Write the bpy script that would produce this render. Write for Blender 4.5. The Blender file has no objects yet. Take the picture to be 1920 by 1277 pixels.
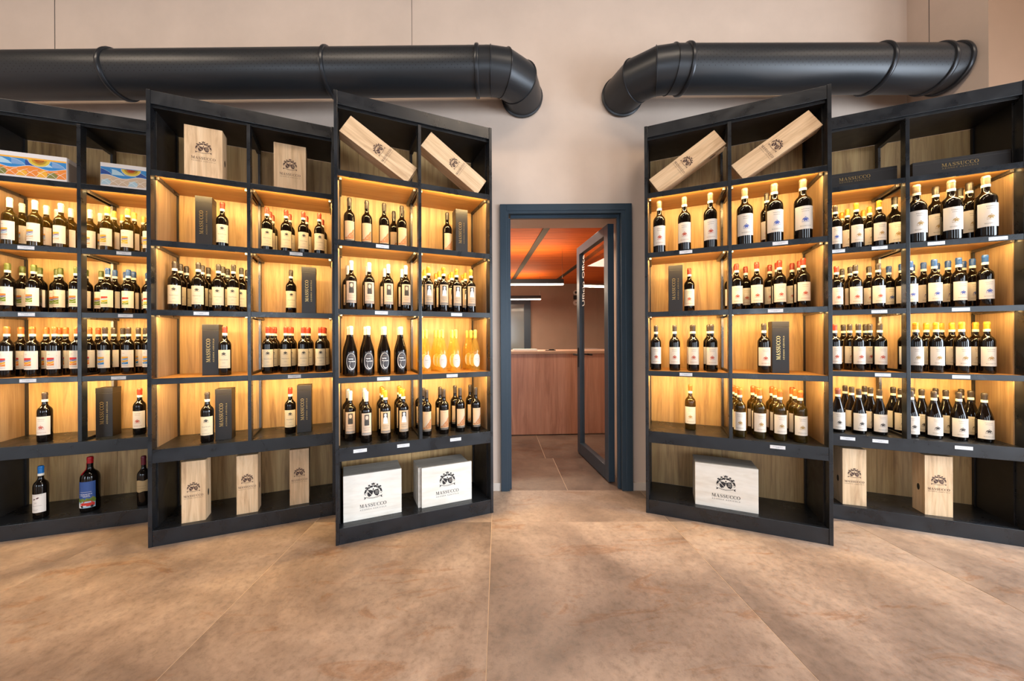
import bpy, bmesh, math, random
from mathutils import Matrix, Vector
random.seed(7)
sc = bpy.context.scene
COL = sc.collection
PI = math.pi

# ------------------------------------------------------------------ camera
cam_d = bpy.data.cameras.new('camera')
cam_d.sensor_width = 36.0
cam_d.lens = 669.89 / 1920 * 36.0
cam_d.shift_x = (960 - 929.92) / 1920
cam_d.shift_y = -(638.5 - 636.97) / 1920
cam_d.clip_start = 0.05
cam = bpy.data.objects.new('camera', cam_d)
COL.objects.link(cam)
CAM_YAW, CAM_ROLL = 0.00648, -0.00479
cam.matrix_world = (Matrix.Translation((0, 0, 1.243)) @ Matrix.Rotation(CAM_YAW, 4, 'Z')
                    @ Matrix.Rotation(PI / 2, 4, 'X') @ Matrix.Rotation(CAM_ROLL * 1.0, 4, 'Z'))
sc.camera = cam

# ------------------------------------------------------------------ world, daylight, lamps, exposure
w = bpy.data.worlds.new('world'); sc.world = w; w.use_nodes = True
w.node_tree.nodes['Background'].inputs[0].default_value = (0.72, 0.84, 1.0, 1)
w.node_tree.nodes['Background'].inputs[1].default_value = 1.6
def area(name, loc, rot, sx, sy, power, color, spread=PI):
    d = bpy.data.lights.new(name, 'AREA'); d.shape = 'RECTANGLE'; d.size = sx; d.size_y = sy
    d.energy = power; d.color = color; d.spread = spread
    o = bpy.data.objects.new(name, d); COL.objects.link(o); o.location = loc; o.rotation_euler = rot
    return o
DAY = (0.80, 0.90, 1.0); WARM = (1.0, 0.80, 0.60)
for wx, wp in ((-4.6, 62), (0.3, 62), (4.0, 62)):        # the glazed bays of the wall behind the camera
    area('window_daylight', (wx, -5.35, 1.45), (PI / 2 - 0.2, 0, 0), 1.7, 2.5, wp, DAY)
area('window_daylight', (5.05, -0.1, 1.42), (PI / 2 - 0.5, 0, PI / 2), 3.0, 2.5, 330, DAY)      # the glazed side wall on the right
for lx, ly, lw in ((-4.2, 0.5, 48), (-1.4, 0.5, 44), (1.6, 0.5, 40), (4.2, 0.5, 24)):        # warm ceiling panels
    area('ceiling_lamp_light', (lx, ly, 4.72), (0, 0, 0), 1.6, 0.5, lw, WARM)
vs = sc.view_settings
vs.view_transform = 'Standard'; vs.look = 'None'; vs.gamma = 1.0; vs.use_curve_mapping = False
vs.exposure = 0.42
LED_POWER = 2.75          # each shelf LED strip

# ------------------------------------------------------------------ materials
def new_mat(name):
    m = bpy.data.materials.new(name); m.use_nodes = True
    return m, m.node_tree.nodes, m.node_tree.links, m.node_tree.nodes['Principled BSDF']
def plain(name, col, rough=0.5, metal=0.0, coat=0.0, emit=None, estr=0.0, trans=0.0, ior=1.45, spec=0.5):
    m, n, l, b = new_mat(name)
    b.inputs['Base Color'].default_value = (*col, 1); b.inputs['Roughness'].default_value = rough
    b.inputs['Metallic'].default_value = metal; b.inputs['Coat Weight'].default_value = coat
    b.inputs['Transmission Weight'].default_value = trans; b.inputs['IOR'].default_value = ior
    b.inputs['Specular IOR Level'].default_value = spec
    if emit:
        b.inputs['Emission Color'].default_value = (*emit, 1); b.inputs['Emission Strength'].default_value = estr
    return m
def coords(n, l, scale=(1, 1, 1), kind='Object', jitter=False):
    tc = n.new('ShaderNodeTexCoord'); mp = n.new('ShaderNodeMapping')
    mp.inputs['Scale'].default_value = scale
    l.new(tc.outputs[kind], mp.inputs['Vector'])
    if jitter:
        oi = n.new('ShaderNodeObjectInfo'); mu = n.new('ShaderNodeMath'); mu.operation = 'MULTIPLY'
        mu.inputs[1].default_value = 37.0
        l.new(oi.outputs['Random'], mu.inputs[0])
        cb = n.new('ShaderNodeCombineXYZ')
        for i in range(3): l.new(mu.outputs[0], cb.inputs[i])
        l.new(cb.outputs[0], mp.inputs['Location'])
    return mp.outputs[0]
def noise(n, l, vec, scale, detail=4, rough=0.6, dist=0.0):
    t = n.new('ShaderNodeTexNoise'); t.inputs['Scale'].default_value = scale
    t.inputs['Detail'].default_value = detail; t.inputs['Roughness'].default_value = rough
    t.inputs['Distortion'].default_value = dist
    l.new(vec, t.inputs['Vector']); return t.outputs['Fac']
def ramp(n, l, fac, stops):
    r = n.new('ShaderNodeValToRGB'); e = r.color_ramp.elements
    while len(e) < len(stops): e.new(0.5)
    for i, (p, c) in enumerate(stops): e[i].position = p; e[i].color = (*c, 1)
    l.new(fac, r.inputs['Fac']); return r.outputs['Color']
def mixc(n, l, fac, a, b, mode='MIX'):
    m = n.new('ShaderNodeMix'); m.data_type = 'RGBA'; m.blend_type = mode
    if isinstance(fac, float): m.inputs[0].default_value = fac
    else: l.new(fac, m.inputs[0])
    l.new(a, m.inputs[6]); l.new(b, m.inputs[7]); return m.outputs[2]
def bump(n, l, b, h, strength=0.2, dist=0.002):
    bp = n.new('ShaderNodeBump'); bp.inputs['Strength'].default_value = strength; bp.inputs['Distance'].default_value = dist
    l.new(h, bp.inputs['Height']); l.new(bp.outputs[0], b.inputs['Normal'])
def wood(name, c_dark, c_mid, c_light, grain=(14, 14, 0.9), rough=0.5, fine=0.45, jitter=True, kind='Object'):
    m, n, l, b = new_mat(name)
    v = coords(n, l, grain, kind, jitter)
    f = noise(n, l, v, 1.6, 6, 0.62, 1.2)
    col = ramp(n, l, f, [(0.28, c_dark), (0.5, c_mid), (0.72, c_light)])
    v2 = coords(n, l, (grain[0] * 7, grain[1] * 7, grain[2] * 2.5), kind, jitter)
    f2 = noise(n, l, v2, 1.5, 3, 0.5)
    col2 = ramp(n, l, f2, [(0.3, (0.62, 0.58, 0.54)), (0.55, (1, 1, 1))])
    out = mixc(n, l, fine, col, col2, 'MULTIPLY')
    l.new(out, b.inputs['Base Color']); b.inputs['Roughness'].default_value = rough
    bump(n, l, b, f2, 0.12, 0.001)
    return m
def plaster(name, col, var=0.06):
    m, n, l, b = new_mat(name)
    v = coords(n, l, (1, 1, 1)); f = noise(n, l, v, 2.2, 6, 0.6)
    lo = tuple(c * (1 - var) for c in col); hi = tuple(min(1, c * (1 + var)) for c in col)
    l.new(ramp(n, l, f, [(0.3, lo), (0.7, hi)]), b.inputs['Base Color']); b.inputs['Roughness'].default_value = 0.85
    f2 = noise(n, l, v, 90, 3, 0.6); bump(n, l, b, f2, 0.08, 0.001)
    return m
def steel(name, col, rough=0.36, metal=0.65, blotch=0.5, scale=7.0):
    m, n, l, b = new_mat(name)
    v = coords(n, l, (1, 1, 1), 'Object', True); f = noise(n, l, v, scale, 5, 0.6, 0.6)
    lo = tuple(c * (1 - blotch) for c in col); hi = tuple(c * (1 + blotch) for c in col)
    l.new(ramp(n, l, f, [(0.3, lo), (0.7, hi)]), b.inputs['Base Color'])
    b.inputs['Metallic'].default_value = metal
    r = n.new('ShaderNodeMapRange'); r.inputs[1].default_value = 0.3; r.inputs[2].default_value = 0.7
    r.inputs[3].default_value = rough - 0.08; r.inputs[4].default_value = rough + 0.10
    l.new(f, r.inputs[0]); l.new(r.outputs[0], b.inputs['Roughness'])
    return m

def tile_mat(name, cols, scl=1.0, rough=0.40):
    m, n, l, b = new_mat(name)
    v = coords(n, l, (scl, scl, scl), 'Object', True)
    f = noise(n, l, v, 1.3, 9, 0.60, 0.5)
    col = ramp(n, l, f, [(0.30, cols[0]), (0.44, cols[1]), (0.55, cols[2]), (0.70, cols[3])])
    vs_ = coords(n, l, (1.1 * scl, 3.0 * scl, 1), 'Object', True)
    f3 = noise(n, l, vs_, 1.6, 8, 0.72, 1.4)
    rust = ramp(n, l, f3, [(0.56, (1, 1, 1)), (0.62, (0.86, 0.60, 0.40)), (0.66, (0.60, 0.40, 0.28)), (0.70, (1, 0.95, 0.9))])
    f2 = noise(n, l, v, 34, 8, 0.75)
    sp = ramp(n, l, f2, [(0.36, (0.62, 0.60, 0.58)), (0.50, (1, 1, 1)), (0.66, (1.2, 1.18, 1.15))])
    f4 = noise(n, l, v, 7.5, 6, 0.7, 0.4)
    md = ramp(n, l, f4, [(0.34, (0.72, 0.70, 0.69)), (0.5, (1, 1, 1)), (0.66, (1.18, 1.17, 1.16))])
    c2 = mixc(n, l, 0.55, col, rust, 'MULTIPLY'); c3 = mixc(n, l, 0.6, c2, sp, 'MULTIPLY'); c4 = mixc(n, l, 0.5, c3, md, 'MULTIPLY')
    l.new(c4, b.inputs['Base Color']); b.inputs['Specular IOR Level'].default_value = 0.45
    r = n.new('ShaderNodeMapRange'); r.inputs[1].default_value = 0.3; r.inputs[2].default_value = 0.7
    r.inputs[3].default_value = rough - 0.06; r.inputs[4].default_value = rough + 0.16
    l.new(f2, r.inputs[0]); l.new(r.outputs[0], b.inputs['Roughness'])
    return m

def duct_mat(name):
    m, n, l, b = new_mat(name)
    b.inputs['Base Color'].default_value = (0.030, 0.033, 0.038, 1)
    b.inputs['Metallic'].default_value = 0.35; b.inputs['Roughness'].default_value = 0.38
    tc = n.new('ShaderNodeTexCoord'); sp = n.new('ShaderNodeSeparateXYZ'); l.new(tc.outputs['Object'], sp.inputs[0])
    def M(op, a, bb=None):
        x = n.new('ShaderNodeMath'); x.operation = op
        for i, q in enumerate((a, bb)):
            if q is None: continue
            if isinstance(q, (int, float)): x.inputs[i].default_value = q
            else: l.new(q, x.inputs[i])
        return x.outputs[0]
    # pipes run along local X with the axis at y=z=0; angle measured up from the side facing the room
    ang = M('ARCTAN2', sp.outputs['Z'], M('MULTIPLY', sp.outputs['Y'], -1.0))
    row = M('DIVIDE', ang, 0.105); rid = M('FLOOR', row)
    off = M('MULTIPLY', M('MODULO', rid, 2.0), 0.5)
    cx = M('SUBTRACT', M('FRACT', M('ADD', M('DIVIDE', sp.outputs['X'], 0.042), off)), 0.5)
    cy = M('SUBTRACT', M('FRACT', row), 0.5)
    dx = M('MULTIPLY', cx, 0.042); dy = M('MULTIPLY', cy, 0.105 * 0.156)
    d = M('SQRT', M('ADD', M('MULTIPLY', dx, dx), M('MULTIPLY', dy, dy)))
    hole = M('LESS_THAN', d, 0.0028)
    band = M('MULTIPLY', M('GREATER_THAN', ang, -0.56), M('LESS_THAN', ang, 0.98))
    k = M('MULTIPLY', hole, band)
    cr = n.new('ShaderNodeMix'); cr.data_type = 'RGBA'; l.new(k, cr.inputs[0])
    cr.inputs[6].default_value = (0.030, 0.033, 0.038, 1); cr.inputs[7].default_value = (0.002, 0.002, 0.002, 1)
    l.new(cr.outputs[2], b.inputs['Base Color'])
    return m

def outer_fresnel(n, l, ior):
    """surface reflection on the outer side only; the far side of the glass lets light straight out"""
    fr = n.new('ShaderNodeFresnel'); fr.inputs[0].default_value = ior
    ge = n.new('ShaderNodeNewGeometry'); sb = n.new('ShaderNodeMath'); sb.operation = 'SUBTRACT'; sb.inputs[0].default_value = 1.0
    l.new(ge.outputs['Backfacing'], sb.inputs[1])
    mu = n.new('ShaderNodeMath'); mu.operation = 'MULTIPLY'; l.new(fr.outputs[0], mu.inputs[0]); l.new(sb.outputs[0], mu.inputs[1])
    return mu.outputs[0]
def pane_mat(name, tint=(1, 1, 1)):
    m, n, l, b = new_mat(name)
    n.remove(b)
    tr = n.new('ShaderNodeBsdfTransparent'); tr.inputs[0].default_value = (*tint, 1)
    gl = n.new('ShaderNodeBsdfGlossy'); gl.inputs['Roughness'].default_value = 0.0
    mx = n.new('ShaderNodeMixShader'); l.new(outer_fresnel(n, l, 1.5), mx.inputs[0]); l.new(tr.outputs[0], mx.inputs[1]); l.new(gl.outputs[0], mx.inputs[2])
    l.new(mx.outputs[0], n['Material Output'].inputs[0])
    return m

def tinted(name, through, body, dens):
    """coloured wine in thin glass: part see-through, part body colour, glossy surface"""
    m, n, l, b = new_mat(name); n.remove(b)
    tr = n.new('ShaderNodeBsdfTransparent'); tr.inputs[0].default_value = (*through, 1)
    df_ = n.new('ShaderNodeBsdfDiffuse'); df_.inputs[0].default_value = (*body, 1)
    m1 = n.new('ShaderNodeMixShader'); m1.inputs[0].default_value = dens; l.new(tr.outputs[0], m1.inputs[1]); l.new(df_.outputs[0], m1.inputs[2])
    gl = n.new('ShaderNodeBsdfGlossy'); gl.inputs['Roughness'].default_value = 0.03
    mx = n.new('ShaderNodeMixShader'); l.new(outer_fresnel(n, l, 1.5), mx.inputs[0]); l.new(m1.outputs[0], mx.inputs[1]); l.new(gl.outputs[0], mx.inputs[2])
    l.new(mx.outputs[0], n['Material Output'].inputs[0])
    return m

M = {}
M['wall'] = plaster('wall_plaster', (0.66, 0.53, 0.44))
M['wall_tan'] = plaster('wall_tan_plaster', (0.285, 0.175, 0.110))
M['ceiling'] = plaster('ceiling_paint', (0.12, 0.085, 0.065))
M['wall_dark'] = plaster('wall_dark_plaster', (0.16, 0.12, 0.10))
M['base'] = plain('baseboard_paint', (0.70, 0.62, 0.55), 0.5)
M['grout'] = plain('grout', (0.62, 0.48, 0.36), 0.9)
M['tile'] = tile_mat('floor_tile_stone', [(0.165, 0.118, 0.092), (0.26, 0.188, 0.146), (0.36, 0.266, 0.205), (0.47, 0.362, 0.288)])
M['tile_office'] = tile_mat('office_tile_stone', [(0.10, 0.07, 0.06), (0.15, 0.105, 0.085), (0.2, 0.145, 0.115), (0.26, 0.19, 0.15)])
M['steel'] = steel('blackened_steel', (0.0095, 0.0115, 0.0150), 0.30, 0.0, 0.30)
M['steel_in'] = steel('dark_steel_lining', (0.010, 0.009, 0.009), 0.42, 0.0)
M['steel_post'] = steel('brushed_dark_post', (0.10, 0.09, 0.085), 0.30, 0.8, 0.2)
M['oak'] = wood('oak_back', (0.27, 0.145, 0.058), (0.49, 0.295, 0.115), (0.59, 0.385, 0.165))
M['oak_side_shaded'] = wood('oak_side_shaded', (0.19, 0.110, 0.055), (0.28, 0.175, 0.090), (0.35, 0.235, 0.135))  # same oak as the back, darkened: weaker light on the sides painted in
M['oak_board'] = wood('oak_shelf_board', (0.30, 0.130, 0.03), (0.43, 0.205, 0.055), (0.50, 0.27, 0.09), (0.9, 14, 14))
M['led'] = plain('led_diffuser', (1, 0.9, 0.7), 0.5, emit=(1.0, 0.66, 0.30), estr=30.0)
M['tag'] = plain('price_tag_paper', (0.78, 0.78, 0.80), 0.5)
M['tag_ink'] = plain('price_tag_ink', (0.30, 0.30, 0.33), 0.6)
M['duct'] = duct_mat('perforated_duct_paint')
M['duct_plain'] = plain('duct_paint', (0.030, 0.033, 0.038), 0.36, 0.35)
M['duct_ring'] = plain('duct_ring_paint', (0.035, 0.038, 0.044), 0.3, 0.5)
M['cable'] = plain('cable_steel', (0.12, 0.10, 0.09), 0.4, 0.7)
M['door'] = plain('door_paint_blue_grey', (0.036, 0.058, 0.082), 0.34, 0.1)
M['pane'] = pane_mat('clear_pane')
M['pane_far'] = plain('grey_green_pane', (0.20, 0.24, 0.25), 0.12)
M['metal'] = plain('brushed_nickel', (0.35, 0.35, 0.36), 0.3, 0.9)
M['vinyl'] = plain('white_vinyl', (0.75, 0.72, 0.68), 0.5)
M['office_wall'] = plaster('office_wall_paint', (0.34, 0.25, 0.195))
M['office_ceiling'] = wood('orange_wood_ceiling', (0.50, 0.085, 0.006), (0.70, 0.135, 0.010), (0.80, 0.18, 0.016), (0.35, 9, 9), 0.65, jitter=False)
M['channel'] = plain('ceiling_channel_grey', (0.055, 0.04, 0.03), 0.6)
M['desk'] = wood('desk_walnut', (0.34, 0.15, 0.09), (0.48, 0.235, 0.15), (0.58, 0.31, 0.21), (5.0, 5.0, 0.5), 0.4)
M['desk_top'] = wood('desk_top_oak', (0.38, 0.22, 0.14), (0.46, 0.28, 0.18), (0.52, 0.34, 0.23), (0.5, 8, 8), 0.4)
M['lampblack'] = plain('lamp_black', (0.012, 0.011, 0.010), 0.4)
M['lampglow'] = plain('lamp_glow', (1, 0.92, 0.8), 0.5, emit=(1.0, 0.86, 0.68), estr=9.0)
M['white'] = plain('white_plastic', (0.72, 0.70, 0.68), 0.4)
M['black'] = plain('black_plastic', (0.012, 0.012, 0.013), 0.4)
# things
M['glass_dark'] = plain('dark_bottle_glass', (0.004, 0.0025, 0.0018), 0.04, spec=0.55)
M['glass_olive'] = tinted('olive_bottle_glass', (0.42, 0.28, 0.05), (0.055, 0.036, 0.006), 0.45)
M['glass_gold'] = tinted('golden_wine_glass', (1.0, 0.90, 0.56), (0.95, 0.66, 0.16), 0.13)
CAPS = {'white': (0.72, 0.68, 0.62), 'silver': (0.50, 0.50, 0.55), 'yellow': (0.50, 0.33, 0.06), 'green': (0.075, 0.095, 0.018), 'blue': (0.012, 0.055, 0.21),
        'orange': (0.33, 0.080, 0.014), 'dark': (0.034, 0.022, 0.018), 'grey': (0.034, 0.025, 0.020), 'red': (0.25, 0.026, 0.011),
        'gold': (0.48, 0.23, 0.02), 'tan': (0.125, 0.088, 0.06), 'brownred': (0.14, 0.045, 0.032), 'cream': (0.60, 0.52, 0.44),
        'cyan': (0.008, 0.14, 0.42), 'wax': (0.42, 0.004, 0.010), 'maroon': (0.13, 0.008, 0.018), 'golden': (0.72, 0.46, 0.10)}
for k, c in CAPS.items():
    M['cap_' + k] = plain('capsule_' + k, c, 0.34, 0.25 if k in ('gold', 'silver', 'golden') else 0.0)
M['band'] = plain('white_seal_band', (0.80, 0.75, 0.64), 0.5)
M['paper'] = plain('white_label_paper', (0.76, 0.70, 0.64), 0.6)
M['paper_cream'] = plain('cream_label_paper', (0.72, 0.62, 0.44), 0.6)
M['paper_tan'] = plain('tan_label_paper', (0.62, 0.44, 0.28), 0.6)
M['paper_peach'] = plain('peach_label_paper', (0.66, 0.50, 0.38), 0.6)
M['paper_kraft'] = plain('kraft_label_paper', (0.42, 0.30, 0.15), 0.7)
M['paper_slate'] = plain('slate_label_paper', (0.060, 0.055, 0.062), 0.5)
M['paper_blue'] = plain('blue_picture_label', (0.035, 0.09, 0.30), 0.4)
INK = {'black': (0.02, 0.018, 0.02), 'brown': (0.075, 0.035, 0.025), 'red': (0.50, 0.10, 0.06), 'blue': (0.07, 0.12, 0.42), 'grey': (0.22, 0.19, 0.17),
       'goldink': (0.42, 0.27, 0.10), 'white': (0.85, 0.83, 0.80), 'sky': (0.16, 0.30, 0.55), 'pale': (0.38, 0.55, 0.66), 'grass': (0.16, 0.26, 0.03), 'lemon': (0.62, 0.46, 0.05),
       'orange': (0.72, 0.22, 0.03), 'amber': (0.78, 0.38, 0.03), 'olive': (0.20, 0.19, 0.04), 'deep': (0.012, 0.055, 0.26), 'azure': (0.02, 0.20, 0.50), 'hot': (0.62, 0.03, 0.02),
       'sand': (0.55, 0.42, 0.30), 'rust': (0.42, 0.17, 0.06), 'skin': (0.60, 0.47, 0.38), 'charcoal': (0.05, 0.045, 0.042), 'violet': (0.18, 0.17, 0.33), 'plum': (0.10, 0.03, 0.04), 'dusk': (0.11, 0.095, 0.085)}
for k, c in INK.items(): M['ink_' + k] = plain('print_' + k, c, 0.6)
M['foil'] = plain('gold_foil', (0.62, 0.42, 0.16), 0.28, 0.85)
M['pine'] = wood('pale_pine', (0.50, 0.31, 0.165), (0.70, 0.48, 0.28), (0.78, 0.58, 0.37), (9, 9, 1.1), 0.55)
M['pine_white'] = wood('white_pine', (0.72, 0.65, 0.55), (0.82, 0.77, 0.69), (0.86, 0.82, 0.75), (1.2, 10, 10), 0.55, 0.15)
M['pine_grey'] = wood('shaded_grey_pine', (0.25, 0.25, 0.25), (0.33, 0.34, 0.35), (0.42, 0.43, 0.44), (1.2, 10, 10), 0.5)  # unused; bluish daylight shade of the crate tops put into the colour
M['card'] = plain('black_card', (0.012, 0.010, 0.010), 0.40)
M['card_white'] = plain('white_card', (0.68, 0.65, 0.65), 0.5)
M['card_side'] = plain('grey_card', (0.30, 0.27, 0.25), 0.5)
M['pine_body'] = wood('crate_pine_shaded', (0.42, 0.38, 0.33), (0.52, 0.48, 0.43), (0.6, 0.56, 0.5), (1.2, 10, 10), 0.5)  # greyer than the lid: shade on the crate body painted into its colour

# ------------------------------------------------------------------ mesh helpers
class MB:
    def __init__(s): s.v = []; s.f = []; s.m = []
    def quad(s, *ps, m=0):
        i = len(s.v); s.v += [tuple(p) for p in ps]; s.f.append(tuple(range(i, i + len(ps)))); s.m.append(m)
    def box(s, x0, x1, y0, y1, z0, z1, m=0):
        i = len(s.v)
        s.v += [(x0, y0, z0), (x1, y0, z0), (x1, y1, z0), (x0, y1, z0), (x0, y0, z1), (x1, y0, z1), (x1, y1, z1), (x0, y1, z1)]
        for f in ((0, 3, 2, 1), (4, 5, 6, 7), (0, 1, 5, 4), (1, 2, 6, 5), (2, 3, 7, 6), (3, 0, 4, 7)):
            s.f.append(tuple(i + k for k in f)); s.m.append(m)
        return s
    def lathe(s, prof, n=24, m=0, x=0.0, y=0.0):
        i = len(s.v); k = len(prof)
        for r, z in prof:
            for j in range(n):
                a = 2 * PI * j / n; s.v.append((x + r * math.cos(a), y + r * math.sin(a), z))
        for p in range(k - 1):
            for j in range(n):
                a = i + p * n + j; b = i + p * n + (j + 1) % n
                s.f.append((a, b, b + n, a + n)); s.m.append(m)
        s.f.append(tuple(i + j for j in reversed(range(n)))); s.m.append(m)
        s.f.append(tuple(i + (k - 1) * n + j for j in range(n))); s.m.append(m)
        return s
    def rings(s, rings, m=0, caps=True):
        i = len(s.v); n = len(rings[0])
        for r in rings: s.v += [tuple(p) for p in r]
        for p in range(len(rings) - 1):
            for j in range(n):
                a = i + p * n + j; b = i + p * n + (j + 1) % n
                s.f.append((a, b, b + n, a + n)); s.m.append(m)
        if caps:
            s.f.append(tuple(i + j for j in reversed(range(n)))); s.m.append(m)
            s.f.append(tuple(i + (len(rings) - 1) * n + j for j in range(n))); s.m.append(m)
        return s
    def mesh(s, name, mats, smooth=False, bevel=0.0):
        me = bpy.data.meshes.new(name); me.from_pydata(s.v, [], s.f)
        for q in (mats if isinstance(mats, (list, tuple)) else [mats]): me.materials.append(M[q] if isinstance(q, str) else q)
        for p, k in zip(me.polygons, s.m): p.material_index = k
        bm = bmesh.new(); bm.from_mesh(me)
        bmesh.ops.remove_doubles(bm, verts=bm.verts, dist=1e-6)
        if bevel > 0:
            bmesh.ops.bevel(bm, geom=[e for e in bm.edges if len(e.link_faces) == 2 and e.calc_face_angle(0) > 0.7],
                            offset=bevel, segments=2, affect='EDGES', profile=0.6)
        bmesh.ops.recalc_face_normals(bm, faces=bm.faces)
        bm.to_mesh(me); bm.free()
        if smooth:
            for p in me.polygons: p.use_smooth = True
            me.set_sharp_from_angle(angle=math.radians(38))
        return me
def put(name, me, parent=None, loc=(0, 0, 0), rz=0.0, rot=None):
    o = bpy.data.objects.new(name, me); COL.objects.link(o)
    o.location = loc; o.rotation_euler = rot or (0, 0, rz); o.parent = parent
    return o
def boxmesh(name, dims, mat, bevel=0.0):
    return MB().box(*dims).mesh(name, mat, bevel=bevel)
def empty(name, loc, rz=0.0, label=None, cat=None, group=None, rot=None):
    o = bpy.data.objects.new(name, None); COL.objects.link(o); o.empty_display_size = 0.1
    o.location = loc; o.rotation_euler = rot or (0, 0, rz); tag(o, label, cat, group); return o
def tag(o, label=None, cat=None, group=None, kind=None):
    if label: o['label'] = label
    if cat: o['category'] = cat
    if group: o['group'] = group
    if kind: o['kind'] = kind
    return o
def struct(name, me, loc=(0, 0, 0), label=None):
    o = put(name, me, None, loc); o['kind'] = 'structure'
    if label: o['label'] = label
    return o

# ------------------------------------------------------------------ flat print: shapes in 2D, then laid flat or wrapped round a bottle
class Pr:
    """list of (polygon, material key, layer)"""
    def __init__(s): s.p = []
    def poly(s, pts, m, layer=0): s.p.append(([(float(a), float(b)) for a, b in pts], m, layer)); return s
    def rect(s, x0, y0, x1, y1, m, layer=0): return s.poly([(x0, y0), (x1, y0), (x1, y1), (x0, y1)], m, layer)
    def ell(s, cx, cy, rx, ry, m, layer=0, rot=0.0, n=14):
        c, q = math.cos(rot), math.sin(rot); pts = []
        for i in range(n):
            a = 2 * PI * i / n; x, y = rx * math.cos(a), ry * math.sin(a)
            pts.append((cx + x * c - y * q, cy + x * q + y * c))
        return s.poly(pts, m, layer)
    def stroke(s, pts, wid, m, layer=0, closed=False):
        n = len(pts); L = []; R = []
        for i, (x, y) in enumerate(pts):
            if closed: a, b = pts[(i - 1) % n], pts[(i + 1) % n]
            else: a, b = pts[max(i - 1, 0)], pts[min(i + 1, n - 1)]
            dx, dy = b[0] - a[0], b[1] - a[1]; d = math.hypot(dx, dy) or 1e-9
            wv = (wid[i] if isinstance(wid, (list, tuple)) else wid) / 2
            L.append((x - dy / d * wv, y + dx / d * wv)); R.append((x + dy / d * wv, y - dx / d * wv))
        for i in range(n if closed else n - 1):
            j = (i + 1) % n; s.poly([L[i], R[i], R[j], L[j]], m, layer)
        return s
    def add(s, o, dx=0, dy=0, sc=1.0, rot=0.0, m=None, layer=0, sx=1.0):
        c, q = math.cos(rot), math.sin(rot)
        for pts, mm, ly in o.p:
            s.p.append(([(dx + sc * (sx * x * c - y * q), dy + sc * (sx * x * q + y * c)) for x, y in pts], m or mm, ly + layer))
        return s
def squiggle(width, height, m, seed=0, layer=0, th=None):
    r = random.Random(seed); pts = []; n = 26
    for i in range(n):
        k = 1.0 if i % 7 else 2.0
        pts.append((width * (i / (n - 1) - 0.5), height * (0.5 * (-1) ** i * k * r.uniform(0.4, 1.0) * 0.5)))
    return Pr().stroke(pts, th or height * 0.28, m, layer)
def textline(width, height, m, seed=0, layer=0, gaps=3):
    """a row of tiny unreadable print: short dashes"""
    r = random.Random(seed); p = Pr(); x = -width / 2
    while x < width / 2 - 1e-9:
        wv = min(r.uniform(0.08, 0.22) * width, width / 2 - x)
        p.rect(x, -height / 2, x + wv, height / 2, m, layer); x += wv + width * 0.035
    return p
def serif_word(word, m):
    """capitals with thick and thin strokes and slab serifs, cap height 1, centred on x"""
    G = {}
    def sf(p, x, y, wd=0.34): p.rect(x - wd / 2, y - 0.025, x + wd / 2, y + 0.025, m)
    p = Pr(); p.rect(0.14, 0, 0.20, 1, m); p.poly([(0.10, 1), (0.30, 1), (0.60, 0.02), (0.52, 0.02)], m)
    p.poly([(0.52, 0.02), (0.58, 0.02), (0.90, 1), (0.84, 1)], m); p.rect(0.82, 0, 1.0, 1, m)
    sf(p, 0.17, 0.025, 0.3); sf(p, 0.91, 0.025, 0.38); sf(p, 0.13, 0.975, 0.24); sf(p, 0.96, 0.975, 0.24); G['M'] = (p, 1.16)
    p = Pr(); p.poly([(0.12, 0), (0.18, 0), (0.50, 1), (0.44, 1)], m); p.poly([(0.66, 0), (0.86, 0), (0.54, 1), (0.42, 1)], m)
    p.rect(0.24, 0.30, 0.70, 0.36, m); sf(p, 0.15, 0.025, 0.3); sf(p, 0.77, 0.025, 0.38); G['A'] = (p, 0.98)
    S = [(0.64, 0.72), (0.62, 0.86), (0.52, 0.96), (0.38, 0.98), (0.22, 0.92), (0.15, 0.78), (0.21, 0.64), (0.38, 0.55), (0.56, 0.46), (0.66, 0.33), (0.64, 0.16), (0.52, 0.04), (0.36, 0.02), (0.2, 0.08), (0.14, 0.26)]
    p = Pr().stroke(S, [.04, .05, .06, .07, .09, .13, .16, .18, .18, .16, .13, .09, .07, .06, .04], m)
    p.rect(0.62, 0.70, 0.67, 0.98, m); p.rect(0.11, 0.02, 0.16, 0.28, m); G['S'] = (p, 0.80)
    p = Pr().stroke([(0.24, 1), (0.24, 0.3), (0.31, 0.1), (0.5, 0.025), (0.69, 0.1), (0.76, 0.3), (0.76, 1)], [.17, .17, .15, .07, .06, .06, .06], m)
    sf(p, 0.24, 0.975, 0.40); sf(p, 0.76, 0.975, 0.28); G['U'] = (p, 1.0)
    def arc(a0, a1, n, closed=False):
        pts = []; wd = []
        for i in range(n):
            a = math.radians(a0 + (a1 - a0) * i / (n if closed else n - 1))
            pts.append((0.48 + 0.36 * math.cos(a), 0.5 + 0.48 * math.sin(a))); wd.append(0.05 + 0.13 * abs(math.cos(a)) ** 1.5)
        return pts, wd
    pts, wd = arc(38, 322, 15); wd[0] = wd[-1] = 0.05; p = Pr().stroke(pts, wd, m); p.rect(0.74, 0.68, 0.79, 0.98, m); p.rect(0.74, 0.02, 0.79, 0.2, m); G['C'] = (p, 0.90)
    pts, wd = arc(0, 360, 18, True); G['O'] = (Pr().stroke(pts, wd, m, closed=True), 0.98)
    out = Pr(); x = 0.0; tot = sum(G[c][1] for c in word)
    for c in word:
        out.add(G[c][0], x - tot / 2, 0); x += G[c][1]
    return out, tot
_font = {}
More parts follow.
